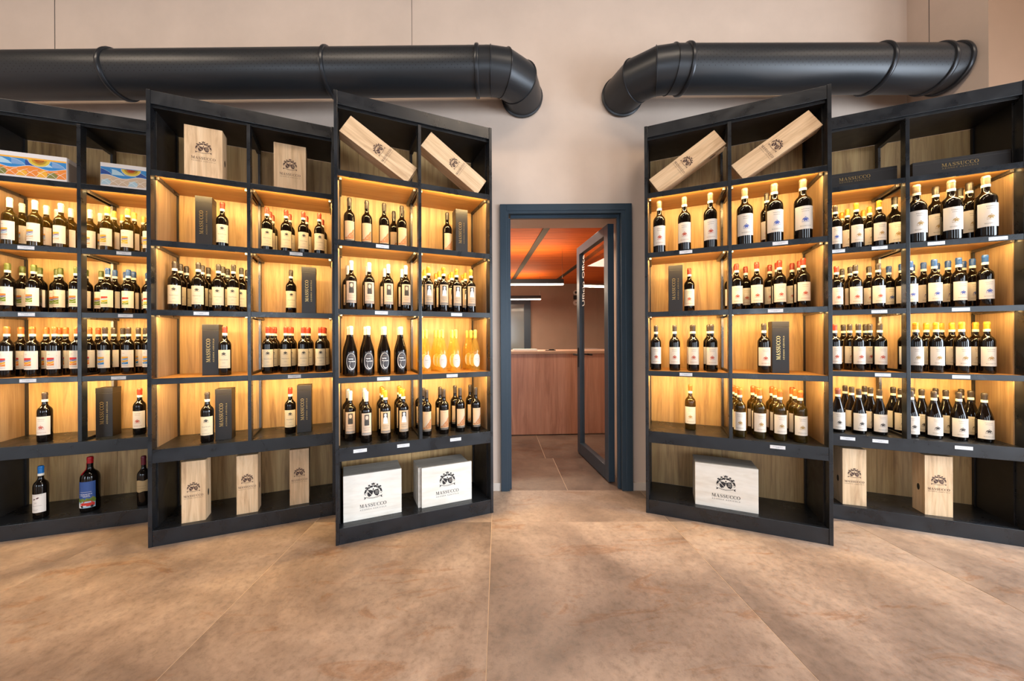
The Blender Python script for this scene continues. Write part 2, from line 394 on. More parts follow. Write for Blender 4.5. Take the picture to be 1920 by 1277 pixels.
def font_poly(txt, m):
    """sans lettering, height about 1, centred"""
    if txt not in _font:
        cu = bpy.data.curves.new('lettering', 'FONT'); cu.body = txt; cu.align_x = 'CENTER'; cu.resolution_u = 2; cu.size = 1.4
        ob = bpy.data.objects.new('lettering', cu); COL.objects.link(ob)
        dg = bpy.context.evaluated_depsgraph_get(); ev = ob.evaluated_get(dg); me = ev.to_mesh()
        _font[txt] = [[(me.vertices[i].co.x, me.vertices[i].co.y) for i in p.vertices] for p in me.polygons]
        ev.to_mesh_clear(); bpy.data.objects.remove(ob); bpy.data.curves.remove(cu)
    p = Pr()
    for poly in _font[txt]: p.poly(poly, m)
    return p
def crest(m, paper, fine=True):
    """coat of arms: two shields under a dome of leaves and a crown, over a thin ribbon; width about 1"""
    p = Pr()
    for s in (-1, 1):
        sh = [(-0.15, 0.17), (0.0, 0.19), (0.15, 0.17), (0.155, 0.0), (0.11, -0.14), (0, -0.22), (-0.11, -0.14), (-0.155, 0.0)]
        c, q = math.cos(0.28 * s), math.sin(0.28 * s); kk = 1.0 if fine else 0.82
        p.poly([(s * (0.185 if fine else .13) + kk * (x * c - y * q), -0.05 + kk * (x * q + y * c)) for x, y in sh], m)
        for a, r, rx, ry in ((26, .40, .13, .060), (50, .38, .12, .065), (74, .36, .10, .060), (8, .43, .08, .05), (39, .49, .06, .045), (63, .48, .06, .045)):
            t = math.radians(a); r *= 1.0 if fine else 0.84; p.ell(s * r * math.cos(t) * 1.05, -0.02 + r * math.sin(t), rx, ry, m, 0, s * (t - 1.2), 10)
        p.stroke([(s * 0.36, -0.02), (s * 0.45, 0.03), (s * 0.50, -0.05), (s * 0.44, -0.13), (s * 0.40, -0.07)], 0.025, m)
        p.poly([(s * 0.40, -0.28), (s * 0.52, -0.22), (s * 0.48, -0.29), (s * 0.52, -0.38), (s * 0.44, -0.35)], m)
        if fine:
            if s < 0: p.stroke([(-.31, .06), (-.20, -.04), (-.10, -.16)], 0.022, paper, 1); p.rect(-.31, .02, -.25, .08, paper, 1)
            else:
                for yy in (.05, -.03, -.11): p.stroke([(.09 + .02, yy), (.17, yy + .02), (.23, yy - .01), (.29, yy + .015)], 0.016, paper, 1)
            p.ell(s * 0.36, 0.16, 0.07, 0.010, paper, 1, s * .45); p.ell(s * 0.24, 0.28, 0.06, 0.010, paper, 1, -s * .5)
    if not fine: p.ell(0, 0.12, 0.20, 0.13, m)
    p.ell(0, 0.43, 0.085, 0.055, m); p.poly([(-.09, .46), (-.11, .54), (-.05, .50), (0, .56), (.05, .50), (.11, .54), (.09, .46)], m); p.ell(0, 0.16, 0.035, 0.06, m)
    if fine: p.ell(0, 0.43, 0.05, 0.018, paper, 1)
    rb = [(-0.40, -0.27), (-0.22, -0.33), (0, -0.355), (0.22, -0.33), (0.40, -0.27)]
    p.stroke(rb, 0.055, m)
    if fine: p.stroke(rb, 0.020, paper, 1)
    return p
def pr_mesh(name, pr, wrap=None, plane='xz', off=0.0004, step=0.0035):
    """Pr -> mesh; flat in x-z facing -y, or wrapped round a vertical cylinder of radius wrap"""
    keys = []; bm = bmesh.new()
    for pts, m, ly in pr.p:
        if m not in keys: keys.append(m)
        try: f = bm.faces.new([bm.verts.new((x, ly * 0.01, y)) for x, y in pts])
        except ValueError: continue
        f.material_index = keys.index(m)
        f.normal_update()
        if f.normal.y > 0: f.normal_flip()
    if wrap:
        bmesh.ops.triangulate(bm, faces=[f for f in bm.faces if len(f.verts) > 4])
        xs = [v.co.x for v in bm.verts]; k = math.ceil(min(xs) / step)
        while k * step < max(xs):
            bmesh.ops.bisect_plane(bm, geom=bm.verts[:] + bm.edges[:] + bm.faces[:], plane_co=(k * step, 0, 0), plane_no=(1, 0, 0), dist=1e-7); k += 1
    for v in bm.verts:
        o = off * (1 + round(v.co.y * 100) * 0.5)
        if wrap:
            r = wrap + o; a = v.co.x / wrap; v.co = (r * math.sin(a), -r * math.cos(a), v.co.z)
        else: v.co.y = -o
    me = bpy.data.meshes.new(name); bm.to_mesh(me); bm.free()
    for k in keys: me.materials.append(M[k])
    return me
def curved_label(name, mat, r, z0, z1, half, off=0.0004, oval=False, wavy=False, n=16):
    b = MB(); r += off
    if oval:
        pts = []; cz, hz = (z0 + z1) / 2, (z1 - z0) / 2; K = 12
        rows = []
        for i in range(K + 1):
            t = -1 + 2 * i / K; ww = half * math.sqrt(max(0.0, 1 - t * t))
            rows.append([(r * math.sin(-ww + 2 * ww * j / 10), -r * math.cos(-ww + 2 * ww * j / 10), cz + hz * t) for j in range(11)])
        for i in range(K):
            for j in range(10): b.quad(rows[i][j], rows[i][j + 1], rows[i + 1][j + 1], rows[i + 1][j])
    else:
        P = []
        for j in range(n + 1):
            a = -half + 2 * half * j / n; wv = 0.003 * math.sin(a * 4) if wavy else 0
            P.append((r * math.sin(a), -r * math.cos(a), wv))
        for j in range(n):
            a, c = P[j], P[j + 1]
            b.quad((a[0], a[1], z0 + a[2]), (c[0], c[1], z0 + c[2]), (c[0], c[1], z1 - c[2]), (a[0], a[1], z1 - a[2]))
    me = b.mesh(name, mat, smooth=True)
    bm = bmesh.new(); bm.from_mesh(me)
    for f in bm.faces:
        c = f.calc_center_median()
        if f.normal.x * c.x + f.normal.y * c.y < 0: f.normal_flip()
    bm.to_mesh(me); bm.free()
    return me
WORD, WORDW = serif_word('MASSUCCO', 'ink_black')
def massucco(width, m):
    return Pr().add(WORD, 0, 0, width / WORDW, m=m)
def azienda(width, m):
    f = font_poly('A Z I E N D A   A G R I C O L A', m); xs = [x for p in f.p for x, _ in p[0]]
    return Pr().add(f, 0, 0, width / (max(xs) - min(xs)), m=m)

# ------------------------------------------------------------------ the setting
WY = 2.945                     # room face of the wall with the door
WT = 0.47                      # its thickness
CEIL = 4.8
OX0, OX1, OZ = 0.055, 1.060, 2.305     # rough opening
b = MB(); b.box(-7, OX0, WY, WY + WT, 0, CEIL); b.box(OX1, 3.355, WY, WY + WT, 0, CEIL); b.box(OX0, OX1, WY, WY + WT, OZ, CEIL)
struct('wall_front', b.mesh('wall_front', 'wall'), label='beige plaster wall behind the bookcases')
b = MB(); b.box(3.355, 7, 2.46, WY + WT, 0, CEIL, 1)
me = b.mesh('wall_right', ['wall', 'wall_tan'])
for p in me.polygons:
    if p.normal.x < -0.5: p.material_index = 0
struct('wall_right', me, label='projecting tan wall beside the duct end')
struct('wall_left', boxmesh('wall_left', (-7.2, -7, -5.5, WY + WT, 0, CEIL), 'wall'))
b = MB(); b.box(5.2, 5.4, -5.5, -1.75, 0, CEIL); b.box(5.2, 5.4, 1.55, 2.459, 0, CEIL); b.box(5.2, 5.4, -1.75, 1.55, 2.80, CEIL)
struct('wall_far_right', b.mesh('wall_far_right', 'wall'))
b = MB(); b.box(5.24, 5.32, -1.75, -1.68, 0, 2.80); b.box(5.24, 5.32, 1.48, 1.55, 0, 2.80); b.box(5.24, 5.32, -1.68, 1.48, 2.73, 2.80); b.box(5.24, 5.32, -1.68, 1.48, 0, .10); b.box(5.24, 5.32, -.13, -.07, .10, 2.73)
f = struct('window_4', b.mesh('window_frame', 'door'))
for y0, y1 in ((-1.68, -.13), (-.07, 1.48)): put('pane', boxmesh('pane', (5.276, 5.284, y0, y1, .10, 2.73), 'pane'), f)
b = MB(); bays = [-4.6, 0.3, 4.0]; xs = [-7.0]
for c in bays: xs += [c - 0.95, c + 0.95]
xs.append(7.0)
for i in range(0, len(xs), 2): b.box(xs[i], xs[i + 1], -5.7, -5.5, 0, CEIL)
for c in bays: b.box(c - 0.95, c + 0.95, -5.7, -5.5, 2.85, CEIL)
struct('wall_back', b.mesh('wall_back', 'wall_dark'))
for i, c in enumerate(bays):
    b = MB(); b.box(c - .95, c - .88, -5.65, -5.58, 0, 2.85); b.box(c + .88, c + .95, -5.65, -5.58, 0, 2.85); b.box(c - .88, c + .88, -5.65, -5.58, 2.78, 2.85); b.box(c - .88, c + .88, -5.65, -5.58, 0, .12)
    f = struct('window_%d' % (i + 1), b.mesh('window_frame', 'door'))
    put('pane', boxmesh('pane', (c - .88, c + .88, -5.62, -5.612, .12, 2.78), 'pane'), f)
struct('ceiling', boxmesh('ceiling', (-7, 7, -5.5, WY + WT, CEIL, CEIL + .2), 'ceiling'))
# floor: tiles on a bed
T = 1.2085; G = 0.0038
fl = struct('floor', boxmesh('floor_bed', (-7.2, 7.2, -5.7, 3.42, -0.05, -0.006), 'grout'), label='brown stone-look tile floor with pale joints')
put('joint_filler', boxmesh('joint_filler', (-7, 7, -5.5, WY, -0.006, -0.0012), 'grout'), fl)
tile_me = {}
def tile(x0, x1, y0, y1, mat, parent):
    k = (round(x1 - x0, 3), round(y1 - y0, 3), mat)
    if k not in tile_me:
        tile_me[k] = boxmesh('floor_tile', (0, k[0], 0, k[1], -0.0058, 0), mat)
    put('floor_tile', tile_me[k], parent, (x0, y0, 0))
x = -0.0511 - 6 * T
gx = []
while x < 7: gx.append(x); x += T
gy = [2.4364 - i * T for i in range(-1, 7)]
for x0 in gx:
    for y0 in gy:
        a, bb, c, d = max(x0 + G / 2, -7), min(x0 + T - G / 2, 7), max(y0 - T + G / 2, -5.5), min(y0 - G / 2, WY)
        if bb - a > 0.02 and d - c > 0.02: tile(a, bb, c, d, 'tile', fl)
for nm, x0, x1 in (('baseboard_left', -7, 0.015), ('baseboard_centre', 1.100, 3.355)):
    struct(nm, boxmesh(nm, (x0, x1, WY - .012, WY, 0, .066), 'base', 0.002))

# ------------------------------------------------------------------ doorway: frame, leaf
FX0, FX1, FZ = 0.019, 1.095, 2.352
df = empty('door_1', (0, 0, 0)); df['kind'] = 'structure'; df['label'] = 'dark blue-grey metal door frame with an open glazed leaf'
def frame_piece(name, boxes, mat='door'):
    q = MB()
    for bx in boxes: q.box(*bx)
    return put(name, q.mesh(name, mat, bevel=0.002), df)
frame_piece('jamb', [(FX0, FX0 + .052, WY - .022, WY, 0, FZ), (OX0, FX0 + .070, WY - .016, WY + .10, 0, FZ - .05), (FX0 + .070, FX0 + .087, WY + .028, WY + .10, 0, FZ - .10)])
frame_piece('jamb', [(FX1 - .052, FX1, WY - .022, WY, 0, FZ), (FX1 - .085, OX1, WY - .016, WY + .10, 0, FZ - .05), (FX1 - .104, FX1 - .085, WY + .028, WY + .06, 0, FZ - .07)])
frame_piece('head', [(FX0 + .052, FX1 - .052, WY - .022, WY, FZ - .052, FZ), (FX0 + .070, FX1 - .085, WY - .016, WY + .10, FZ - .075, FZ - .05), (FX0 + .087, FX1 - .104, WY + .028, WY + .06, FZ - .10, FZ - .075)])
# leaf: hinged on the right, swung into the office
LW, LH, LT = 0.846, 2.225, 0.055
la = math.atan2(3.937 - 3.095, 0.93 - 1.012)
leaf = empty('door_leaf', (1.000, 3.085, 0.012), la); leaf.parent = df
def leafp(name, dims, mat='door', bev=0.003): return put(name, boxmesh(name, dims, mat, bev), leaf)
ST, BR = 0.085, 0.12
leafp('stile', (0, ST, 0, LT, 0, LH)); leafp('stile', (LW - ST, LW, 0, LT, 0, LH))
leafp('rail', (ST, LW - ST, 0, LT, 0, BR)); leafp('rail', (ST, LW - ST, 0, LT, LH - ST, LH))
leafp('pane', (ST, LW - ST, LT / 2 - .003, LT / 2 + .003, BR, LH - ST), 'pane', 0)
for sgn in (-1, 1):
    yb = -.002 if sgn < 0 else LT + .002
    h = MB(); h.box(LW - .055, LW - .030, min(yb, yb + sgn * .006), max(yb, yb + sgn * .006), .93, 1.14)
    h.box(LW - .050, LW - .034, min(yb, yb + sgn * .05), max(yb, yb + sgn * .05), 1.06, 1.076); h.box(LW - .17, LW - .034, min(yb + sgn * .04, yb + sgn * .055), max(yb + sgn * .04, yb + sgn * .055), 1.058, 1.078)
    put('handle', h.mesh('handle', 'lampblack', bevel=.002), leaf)
k = font_poly('Ufficio Office', 'vinyl'); xs_ = [q for p in k.p for q, _ in p[0]]
sc_ = 0.53 / (max(xs_) - min(xs_))
# lettering runs upwards along the free edge, on the face turned to the doorway
lt = put('lettering', pr_mesh('lettering', Pr().add(k, 0, 0, sc_, rot=PI / 2)), leaf)
lt.rotation_euler = (0, 0, PI); lt.location = (LW - ST - 0.095, LT / 2 + 0.0035, 1.86 - .012)
lt['label'] = 'white vertical office lettering'

# ------------------------------------------------------------------ office beyond
OY0, OY1, OC = WY + WT, 9.70, 2.75
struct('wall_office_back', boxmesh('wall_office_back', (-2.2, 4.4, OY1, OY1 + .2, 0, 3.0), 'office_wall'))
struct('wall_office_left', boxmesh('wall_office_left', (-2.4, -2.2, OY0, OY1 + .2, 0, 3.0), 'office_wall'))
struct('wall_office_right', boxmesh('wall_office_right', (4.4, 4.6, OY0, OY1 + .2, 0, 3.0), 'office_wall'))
struct('ceiling_office', boxmesh('ceiling_office', (-2.2, 4.4, OY0, OY1, OC, OC + .1), 'office_ceiling'), label='orange wood ceiling of the office')
# grey channels let into the ceiling
for i, (xa, ya, xb, yb) in enumerate(((0.70, 4.2, 0.34, 9.6), (1.81, 4.2, 1.46, 9.6), (-0.41, 4.2, -0.77, 9.6))):
    q = MB(); q.box(-.045, .045, 0, math.hypot(xb - xa, yb - ya), OC - .012, OC - .0005)
    o = struct('trim_%d' % (i + 1), q.mesh('ceiling_channel', 'channel'), (xa, ya, 0)); o.rotation_euler = (0, 0, -math.atan2(xb - xa, yb - ya))
of = struct('floor_office', boxmesh('office_bed', (-2.4, 4.6, 3.421, OY1 + .2, -0.05, -0.006), 'grout'))
put('joint_filler', boxmesh('joint_filler', (-2.2, 4.4, 3.421, OY1, -0.006, -0.0012), 'grout'), of)
put('joint_filler', boxmesh('joint_filler', (OX0, OX1, WY, 3.421, -0.006, -0.0012), 'grout'), fl)
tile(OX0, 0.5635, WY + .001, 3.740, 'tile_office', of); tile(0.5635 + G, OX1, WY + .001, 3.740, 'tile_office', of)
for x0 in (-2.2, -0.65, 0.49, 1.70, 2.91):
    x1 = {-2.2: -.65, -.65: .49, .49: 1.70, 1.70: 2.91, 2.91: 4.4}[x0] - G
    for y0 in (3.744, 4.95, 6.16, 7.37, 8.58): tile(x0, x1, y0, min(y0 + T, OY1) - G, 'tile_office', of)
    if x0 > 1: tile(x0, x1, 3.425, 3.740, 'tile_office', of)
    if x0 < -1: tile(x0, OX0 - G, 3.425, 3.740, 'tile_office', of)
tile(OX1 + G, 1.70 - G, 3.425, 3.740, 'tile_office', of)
# glazed door in the far wall
d2 = empty('door_2', (0, OY1, 0)); d2['kind'] = 'structure'; d2['label'] = 'far glazed door with dark frame'
for nm, dm, mt in (('jamb', (.70, .875, -.06, 0, 0, 2.33), 'door'), ('jamb', (-.55, -.40, -.06, 0, 0, 2.33), 'door'), ('head', (-.40, .70, -.06, 0, 2.20, 2.33), 'door'), ('pane', (-.40, .70, -.03, -.02, 0, 2.20), 'pane_far')):
    put(nm, boxmesh(nm, dm, mt), d2)
# reception desk
dk = empty('reception_desk', (0.62, 4.64, 0), 0.055, 'walnut panel reception desk seen through the doorway', 'desk')
q = [(-1.6, -.55), (-.55, .55), (.55, 1.9)]
for a, c in q: put('front_panel', boxmesh('front_panel', (a + .001, c - .001, 0, .03, .012, 1.055), 'desk', .001), dk)
put('plinth', boxmesh('plinth', (-1.55, 1.85, .04, .65, 0, .06), 'black'), dk)
put('side_panel', boxmesh('side_panel', (-1.6, -1.57, .031, .7, .012, 1.055), 'desk'), dk); put('side_panel', boxmesh('side_panel', (1.87, 1.9, .031, .7, .012, 1.055), 'desk'), dk)
put('desk_top', boxmesh('desk_top', (-1.62, 1.92, -.02, .72, 1.056, 1.092), 'desk_top', .003), dk)
q = MB(); q.box(-.16, .16, -.11, .11, 0, .012); q.box(-.155, .155, -.105, .105, .012, .022, 1)
lp = put('document_folder', q.mesh('document_folder', ['white', 'card_white'], bevel=.002), None, (0.36, 4.86, 1.0925), 0.05)
tag(lp, 'flat white folder lying on the reception desk', 'folder')
q = MB(); q.box(-.07, .07, -.01, .01, 0, .012); q.box(-.02, .05, -.012, .012, .012, .02)
tag(put('stapler', q.mesh('stapler', 'black', bevel=.002), None, (0.70, 4.80, 1.0925), 0.2), 'small black stapler on the reception desk', 'stapler')
# linear pendants
def pendant(y, x0, x1, z, label):
    t = empty('linear_pendant', ((x0 + x1) / 2, y, z), 0, label, 'pendant lamp', 'office pendants'); L = (x1 - x0) / 2
    put('housing', boxmesh('housing', (-L, L, -.035, .035, .02, .095), 'lampblack', .002), t)
    put('diffuser', boxmesh('diffuser', (-L + .005, L - .005, -.03, .03, .0, .0195), 'lampglow'), t)
    for cx in (-L + .02, 0, L - .02): put('cable', MB().lathe([(.002, .095), (.002, OC - z)], 6).mesh('cable', 'cable'), t, (cx, 0, 0))
    a = area('pendant_light', (0, 0, -.012), (0, 0, 0), 2 * L, .06, 38, (1.0, .76, .54)); a.parent = t
    a = area('pendant_uplight', (0, 0, .115), (PI, 0, 0), 2 * L, .06, 15, (1.0, .72, .45)); a.parent = t
pendant(5.96, -1.0, 1.092, 2.150, 'long black pendant bar lamp hanging nearer the doorway')
pendant(8.30, -1.0, 0.992, 2.166, 'long black pendant bar lamp hanging near the far office wall')
area('office_right_fill', (3.7, 5.6, 2.70), (0, 0, 0), 1.0, 1.0, 36, (1.0, .80, .60))  # added fill without a fitting, brightens the office seen through the leaf glass
area('office_left_fill', (-1.2, 6.3, 2.70), (0, 0, 0), 1.2, 1.2, 30, (1.0, .80, .60))  # unseen fill, put in to brighten the room mirrored in the pane
area('office_entry_fill', (0.3, 4.0, 2.70), (0, 0, 0), 0.8, 0.3, 26, (1.0, .80, .60))  # extra light added to brighten the desk front, no lamp modelled
# little devices on the far wall
def device(name, z, label, cat, build):
    t = empty(name, (2.105, OY1, z), 0, label, cat); build(t)
ROTX = (PI / 2, 0, 0)
device('security_camera', 2.506, 'round white camera with dark lens high on the office wall', 'camera', lambda t: (put('housing', MB().lathe([(.07, .001), (.07, .02), (.06, .04)], 20).mesh('housing', 'white', True), t, rot=ROTX), put('lens', MB().lathe([(.035, .041), (.03, .055)], 16).mesh('lens', 'black', True), t, rot=ROTX)))
device('wall_sensor', 2.377, 'black square sensor box on the office wall', 'sensor', lambda t: (put('housing', boxmesh('housing', (-.065, .065, -.04, -.001, -.05, .05), 'black', .004), t), put('window', boxmesh('window', (-.03, .03, -.043, -.0405, -.02, .02), 'lampblack'), t)))
device('alarm_sounder', 2.234, 'white round alarm disc below the black sensor', 'alarm', lambda t: (put('housing', MB().lathe([(.075, .001), (.075, .03), (.06, .045)], 20).mesh('housing', 'white', True), t, rot=ROTX), put('grille', MB().lathe([(.02, .046), (.015, .05)], 12).mesh('grille', 'card_side', True), t, rot=ROTX)))

# ------------------------------------------------------------------ air ducts
DR, DY, DZ = 0.156, 2.646, 3.228
def ring_x(x, r, y=0, z=0, n=40): return [(x, y + r * math.cos(2 * PI * j / n), z + r * math.sin(2 * PI * j / n)) for j in range(n)]
def make_duct(label, x_open, x_el, sgn, joints, cables, slope=0.0, cap=False):
    """straight run from x_open to x_el, then a segmented elbow into the wall; sgn = direction of travel"""
    t = empty('air_duct', (x_el, DY, DZ), math.atan(slope), label, 'air duct', 'ceiling ducts')
    xo = x_open - x_el; cuts = [xo] + [j - x_el for j in joints] + [-sgn * 0.10, 0.0]
    for a, c in zip(cuts[:-1], cuts[1:]):
        last = abs(c) < 1e-6
        lo, hi = min(a, c), max(a, c)
        put('collar' if last else 'pipe_section', MB().rings([ring_x(lo, DR), ring_x(hi, DR)], caps=cap and not last).mesh('pipe_section', 'duct_plain' if last else 'duct', True), t)
    prof = [(-.016, DR + .001), (-.013, DR + .010), (-.006, DR + .013), (.006, DR + .013), (.013, DR + .010), (.016, DR + .001)]
    for j in cuts[1:-1] + ([xo + sgn * .02] if cap else []):
        put('joint_ring', MB().rings([ring_x(j + p, r) for p, r in prof], caps=False).mesh('joint_ring', 'duct_ring', True), t)
    if cap:
        put('joint_ring', MB().rings([ring_x(xo + sgn * .13 + p, r) for p, r in prof], caps=False).mesh('joint_ring', 'duct_ring', True), t)
    R = 0.25; n = 40
    def mitre(phi, rr, shift=0.0):
        # circle in the plane turned by phi about the bend centre (0, R)
        out = []
        for j in range(n):
            a = 2 * PI * j / n; k = R - rr * math.cos(a)          # distance from the bend centre
            px = sgn * k * math.sin(phi); py = R - k * math.cos(phi)
            out.append((px, py, rr * math.sin(a)))
        return out
    seq = [0, math.radians(22), math.radians(56), math.radians(90)]
    for a, c in zip(seq[:-1], seq[1:]):
        put('elbow_segment', MB().rings([mitre(a, DR), mitre(c, DR)], caps=False).mesh('elbow_segment', 'duct_plain', True), t)
    for a in seq[:-1]:
        put('elbow_seam', MB().rings([mitre(a - .012, DR), mitre(a - .006, DR + .006), mitre(a + .006, DR + .006), mitre(a + .012, DR)], caps=False).mesh('elbow_seam', 'duct_ring', True), t)
    yw = WY - DY - .002
    put('wall_collar', MB().rings([[(sgn * R + r * math.cos(2 * PI * j / n), y, r * math.sin(2 * PI * j / n)) for j in range(n)] for y, r in ((R, DR), (yw - .03, DR + .002), (yw - .025, DR + .012), (yw - .01, DR + .012), (yw - .006, DR + .004), (yw, DR + .004))], caps=False).mesh('wall_collar', 'duct_plain', True), t)
    for cx in cables:
        put('suspension_cable', MB().lathe([(.0022, DR), (.0022, CEIL - DZ - .02)], 6).mesh('suspension_cable', 'cable'), t, (cx - x_el, 0, 0))
        put('cable_clip', boxmesh('cable_clip', (-.018, .018, -.012, .012, DR - .002, DR + .018), 'duct_ring', .002), t, (cx - x_el, 0, 0))
    return t
make_duct('long black perforated duct running left of the doorway with an elbow into the wall', -6.98, -0.045, 1, [-6.0, -4.40, -2.81, -1.235], [-3.30, -0.63])
make_duct('shorter black perforated duct ending at the tan wall with an elbow beside the doorway', 3.34, 1.275, -1, [2.78], [3.20], 0.010, True)

# ------------------------------------------------------------------ bookcases
BW, BD, BH = 1.034, 0.372, 2.763
SH = {1: 2.282, 2: 1.857, 3: 1.435, 4: 1.016, 5: 0.587, 6: 0.098}   # shelf tops
DV0, DV1 = 0.507, 0.527
CASES = {'B1': (-3.231, 2.151, 0.3369, -1), 'B2': (-2.111, 2.133, 0.4044, -1), 'B3': (-0.988, 2.152, 0.4109, -1), 'B4': (1.997, 2.146, 0.4161, 1), 'B5': (3.127, 2.123, 0.4042, 1)}
CNAME = {'B1': 'bookcase with picture-printed boxes', 'B2': 'bookcase with upright crest boxes on top', 'B3': 'bookcase with two crates at its foot',
         'B4': 'bookcase with one crate at its foot', 'B5': 'bookcase with long black boxes on top'}
CLAB = {'B1': 'black steel bookcase with two picture-printed boxes in its top', 'B2': 'black steel bookcase with two upright crest boxes in its top',
        'B3': 'black steel bookcase with two leaning boxes on top and two crates below', 'B4': 'black steel bookcase with two leaning boxes on top and one crate below', 'B5': 'black steel bookcase with two long black boxes lying in its top'}
CLOC = {}
for c, (X, Y, a, s) in CASES.items():
    if s < 0: CLOC[c] = (X, Y, a)
    else: CLOC[c] = (X - BW * math.cos(a), Y + BW * math.sin(a), -a)
def at(c, x, y, z):
    X, Y, r = CLOC[c]
    return (X + x * math.cos(r) - y * math.sin(r), Y + x * math.sin(r) + y * math.cos(r), z)
TAGS = {'B1': [(2, 0.264), (2, 0.746), (3, 0.265), (3, 0.753), (4, 0.27), (4, 0.715)], 'B2': [(2, 0.79), (3, 0.264), (4, 0.776)],
        'B3': [(2, 0.279), (3, 0.271), (3, 0.766), (4, 0.282), (4, 0.732), (5, 0.141), (5, 0.403), (5, 0.755)],
        'B4': [(2, 0.26), (2, 0.783), (3, 0.757), (4, 0.257), (5, 0.765)],
        'B5': [(2, 0.166), (2, 0.38), (2, 0.646), (2, 0.911), (3, 0.377), (3, 0.753), (4, 0.393), (4, 0.753), (5, 0.214), (5, 0.379), (5, 0.763)]}
BP = []   # shared parts: (name, mesh, location, [children])
def bp(name, dims, mat, bevel=0.0015, kids=()): BP.append((name, boxmesh(name, dims, mat, bevel), kids))
bp('side_panel', (0, .02, 0, BD, 0, BH), 'steel'); bp('side_panel', (BW - .02, BW, 0, BD, 0, BH), 'steel')
bp('back_panel', (.0205, DV0 + .008, .3605, BD, SH[6], 2.667), 'oak', 0); bp('back_panel', (DV0 + .010, BW - .0205, .3605, BD, SH[6], 2.667), 'oak', 0)
bp('top_rail', (.0205, BW - .0205, .002, .022, 2.681, BH - .002), 'steel'); bp('top_plate', (.0205, BW - .0205, .0225, .3600, 2.668, 2.690), 'steel_in')
bp('plinth', (.0205, BW - .0205, .002, .022, 0, SH[6]), 'steel'); bp('bottom_plate', (.0205, BW - .0205, .0225, .3600, SH[6] - .018, SH[6]), 'steel')
bp('deep_shelf', (.0205, BW - .0205, .0225, .3600, SH[5] - .022, SH[5]), 'steel', .0015, [('shelf_edge', boxmesh('shelf_edge', (.0205, BW - .0205, .001, .022, SH[5] - .082, SH[5]), 'steel', .0015))])
tops = [2.668] + [SH[i] for i in range(1, 7)]
for i in range(1, 7):
    z0 = SH[i]; z1 = (SH[i - 1] - .036) if i > 1 else 2.6675
    if i == 6: z1 = SH[5] - .023
    mt = 'steel_in' if i in (1, 6) else 'oak_side_shaded'
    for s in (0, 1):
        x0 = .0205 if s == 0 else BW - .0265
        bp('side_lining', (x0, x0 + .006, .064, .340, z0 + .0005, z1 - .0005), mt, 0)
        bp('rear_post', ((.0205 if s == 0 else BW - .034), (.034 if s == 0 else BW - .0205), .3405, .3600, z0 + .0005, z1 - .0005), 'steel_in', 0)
for i in range(1, 5):
    z = SH[i]
    for x0, x1 in ((.0205, DV0 - .0005), (DV1 + .0005, BW - .0205)):
        led = boxmesh('led_strip', (x0 + .012, x1 - .012, .0145, .0225, z - .0262, z - .0222), 'led')
        edge = boxmesh('shelf_edge', (x0, x1, .001, .0125, z - .035, z), 'steel', .001)
        bp('shelf', (x0, x1, .013, .3600, z - .0215, z), 'oak_board', 0, [('shelf_edge', edge), ('led_strip', led)])
        # side rails under the board
        for a in (x0 + .0065, x1 - .0215) if x0 < .1 else (x0 + .0005, x1 - .0215):
            bp('support_rail', (a, a + .015, .050, .3400, z - .0385, z - .022), 'steel_post', 0)
# open divider frames
cellz = [(SH[1], 2.6675)] + [(SH[i], SH[i - 1] - .022) for i in range(2, 6)]
bp('divider_post', (DV0, DV1, 0, .052, SH[5] + .0005, 2.6675), 'steel')
for z0, z1 in cellz:
    bp('divider_rear_post', (DV0 + .003, DV1 - .003, .312, .352, z0 + .0005, z1 - .0005), 'steel_post', 0)
    bp('divider_rail', (DV0 + .003, DV1 - .003, .0525, .3115, z0 + .0005, z0 + .015), 'steel_in', 0)
bp('divider_rail', (DV0 - .002, DV1 + .002, .0525, .3115, 2.62, 2.6670), 'steel_in', 0)
tag_me = boxmesh('price_tag', (-.039, .039, -.0012, .0, -.0265, -.0055), 'tag')
ink_me = pr_mesh('tag_print', Pr().add(textline(.05, .0022, 'tag_ink', 3), 0, -.0125).add(textline(.02, .002, 'tag_ink', 5), 0, -.0185))
LEDC = (1.0, 0.68, 0.26)
for c in CASES:
    X, Y, r = CLOC[c]
    t = empty('bookcase', (X, Y, 0), r, CLAB[c], 'bookcase', 'angled steel bookcases')
    for name, me, kids in BP:
        o = put(name, me, t)
        for kn, km in kids: put(kn, km, o)
    for i, x in TAGS[c]:
        o = put('price_tag', tag_me, t, (x, .0009 if i < 5 else .0009, SH[i] - (.002 if i < 5 else .012)))
        put('tag_print', ink_me, o, (0, -.0013, 0))
    for i in range(1, 5):
        for x0, x1 in ((.0205, DV0), (DV1, BW - .0205)):
            a = area('shelf_led_light', ((x0 + x1) / 2, .0195, SH[i] - .0300), (math.radians(52), 0, 0), x1 - x0 - .03, .008, LED_POWER, LEDC); a.parent = t

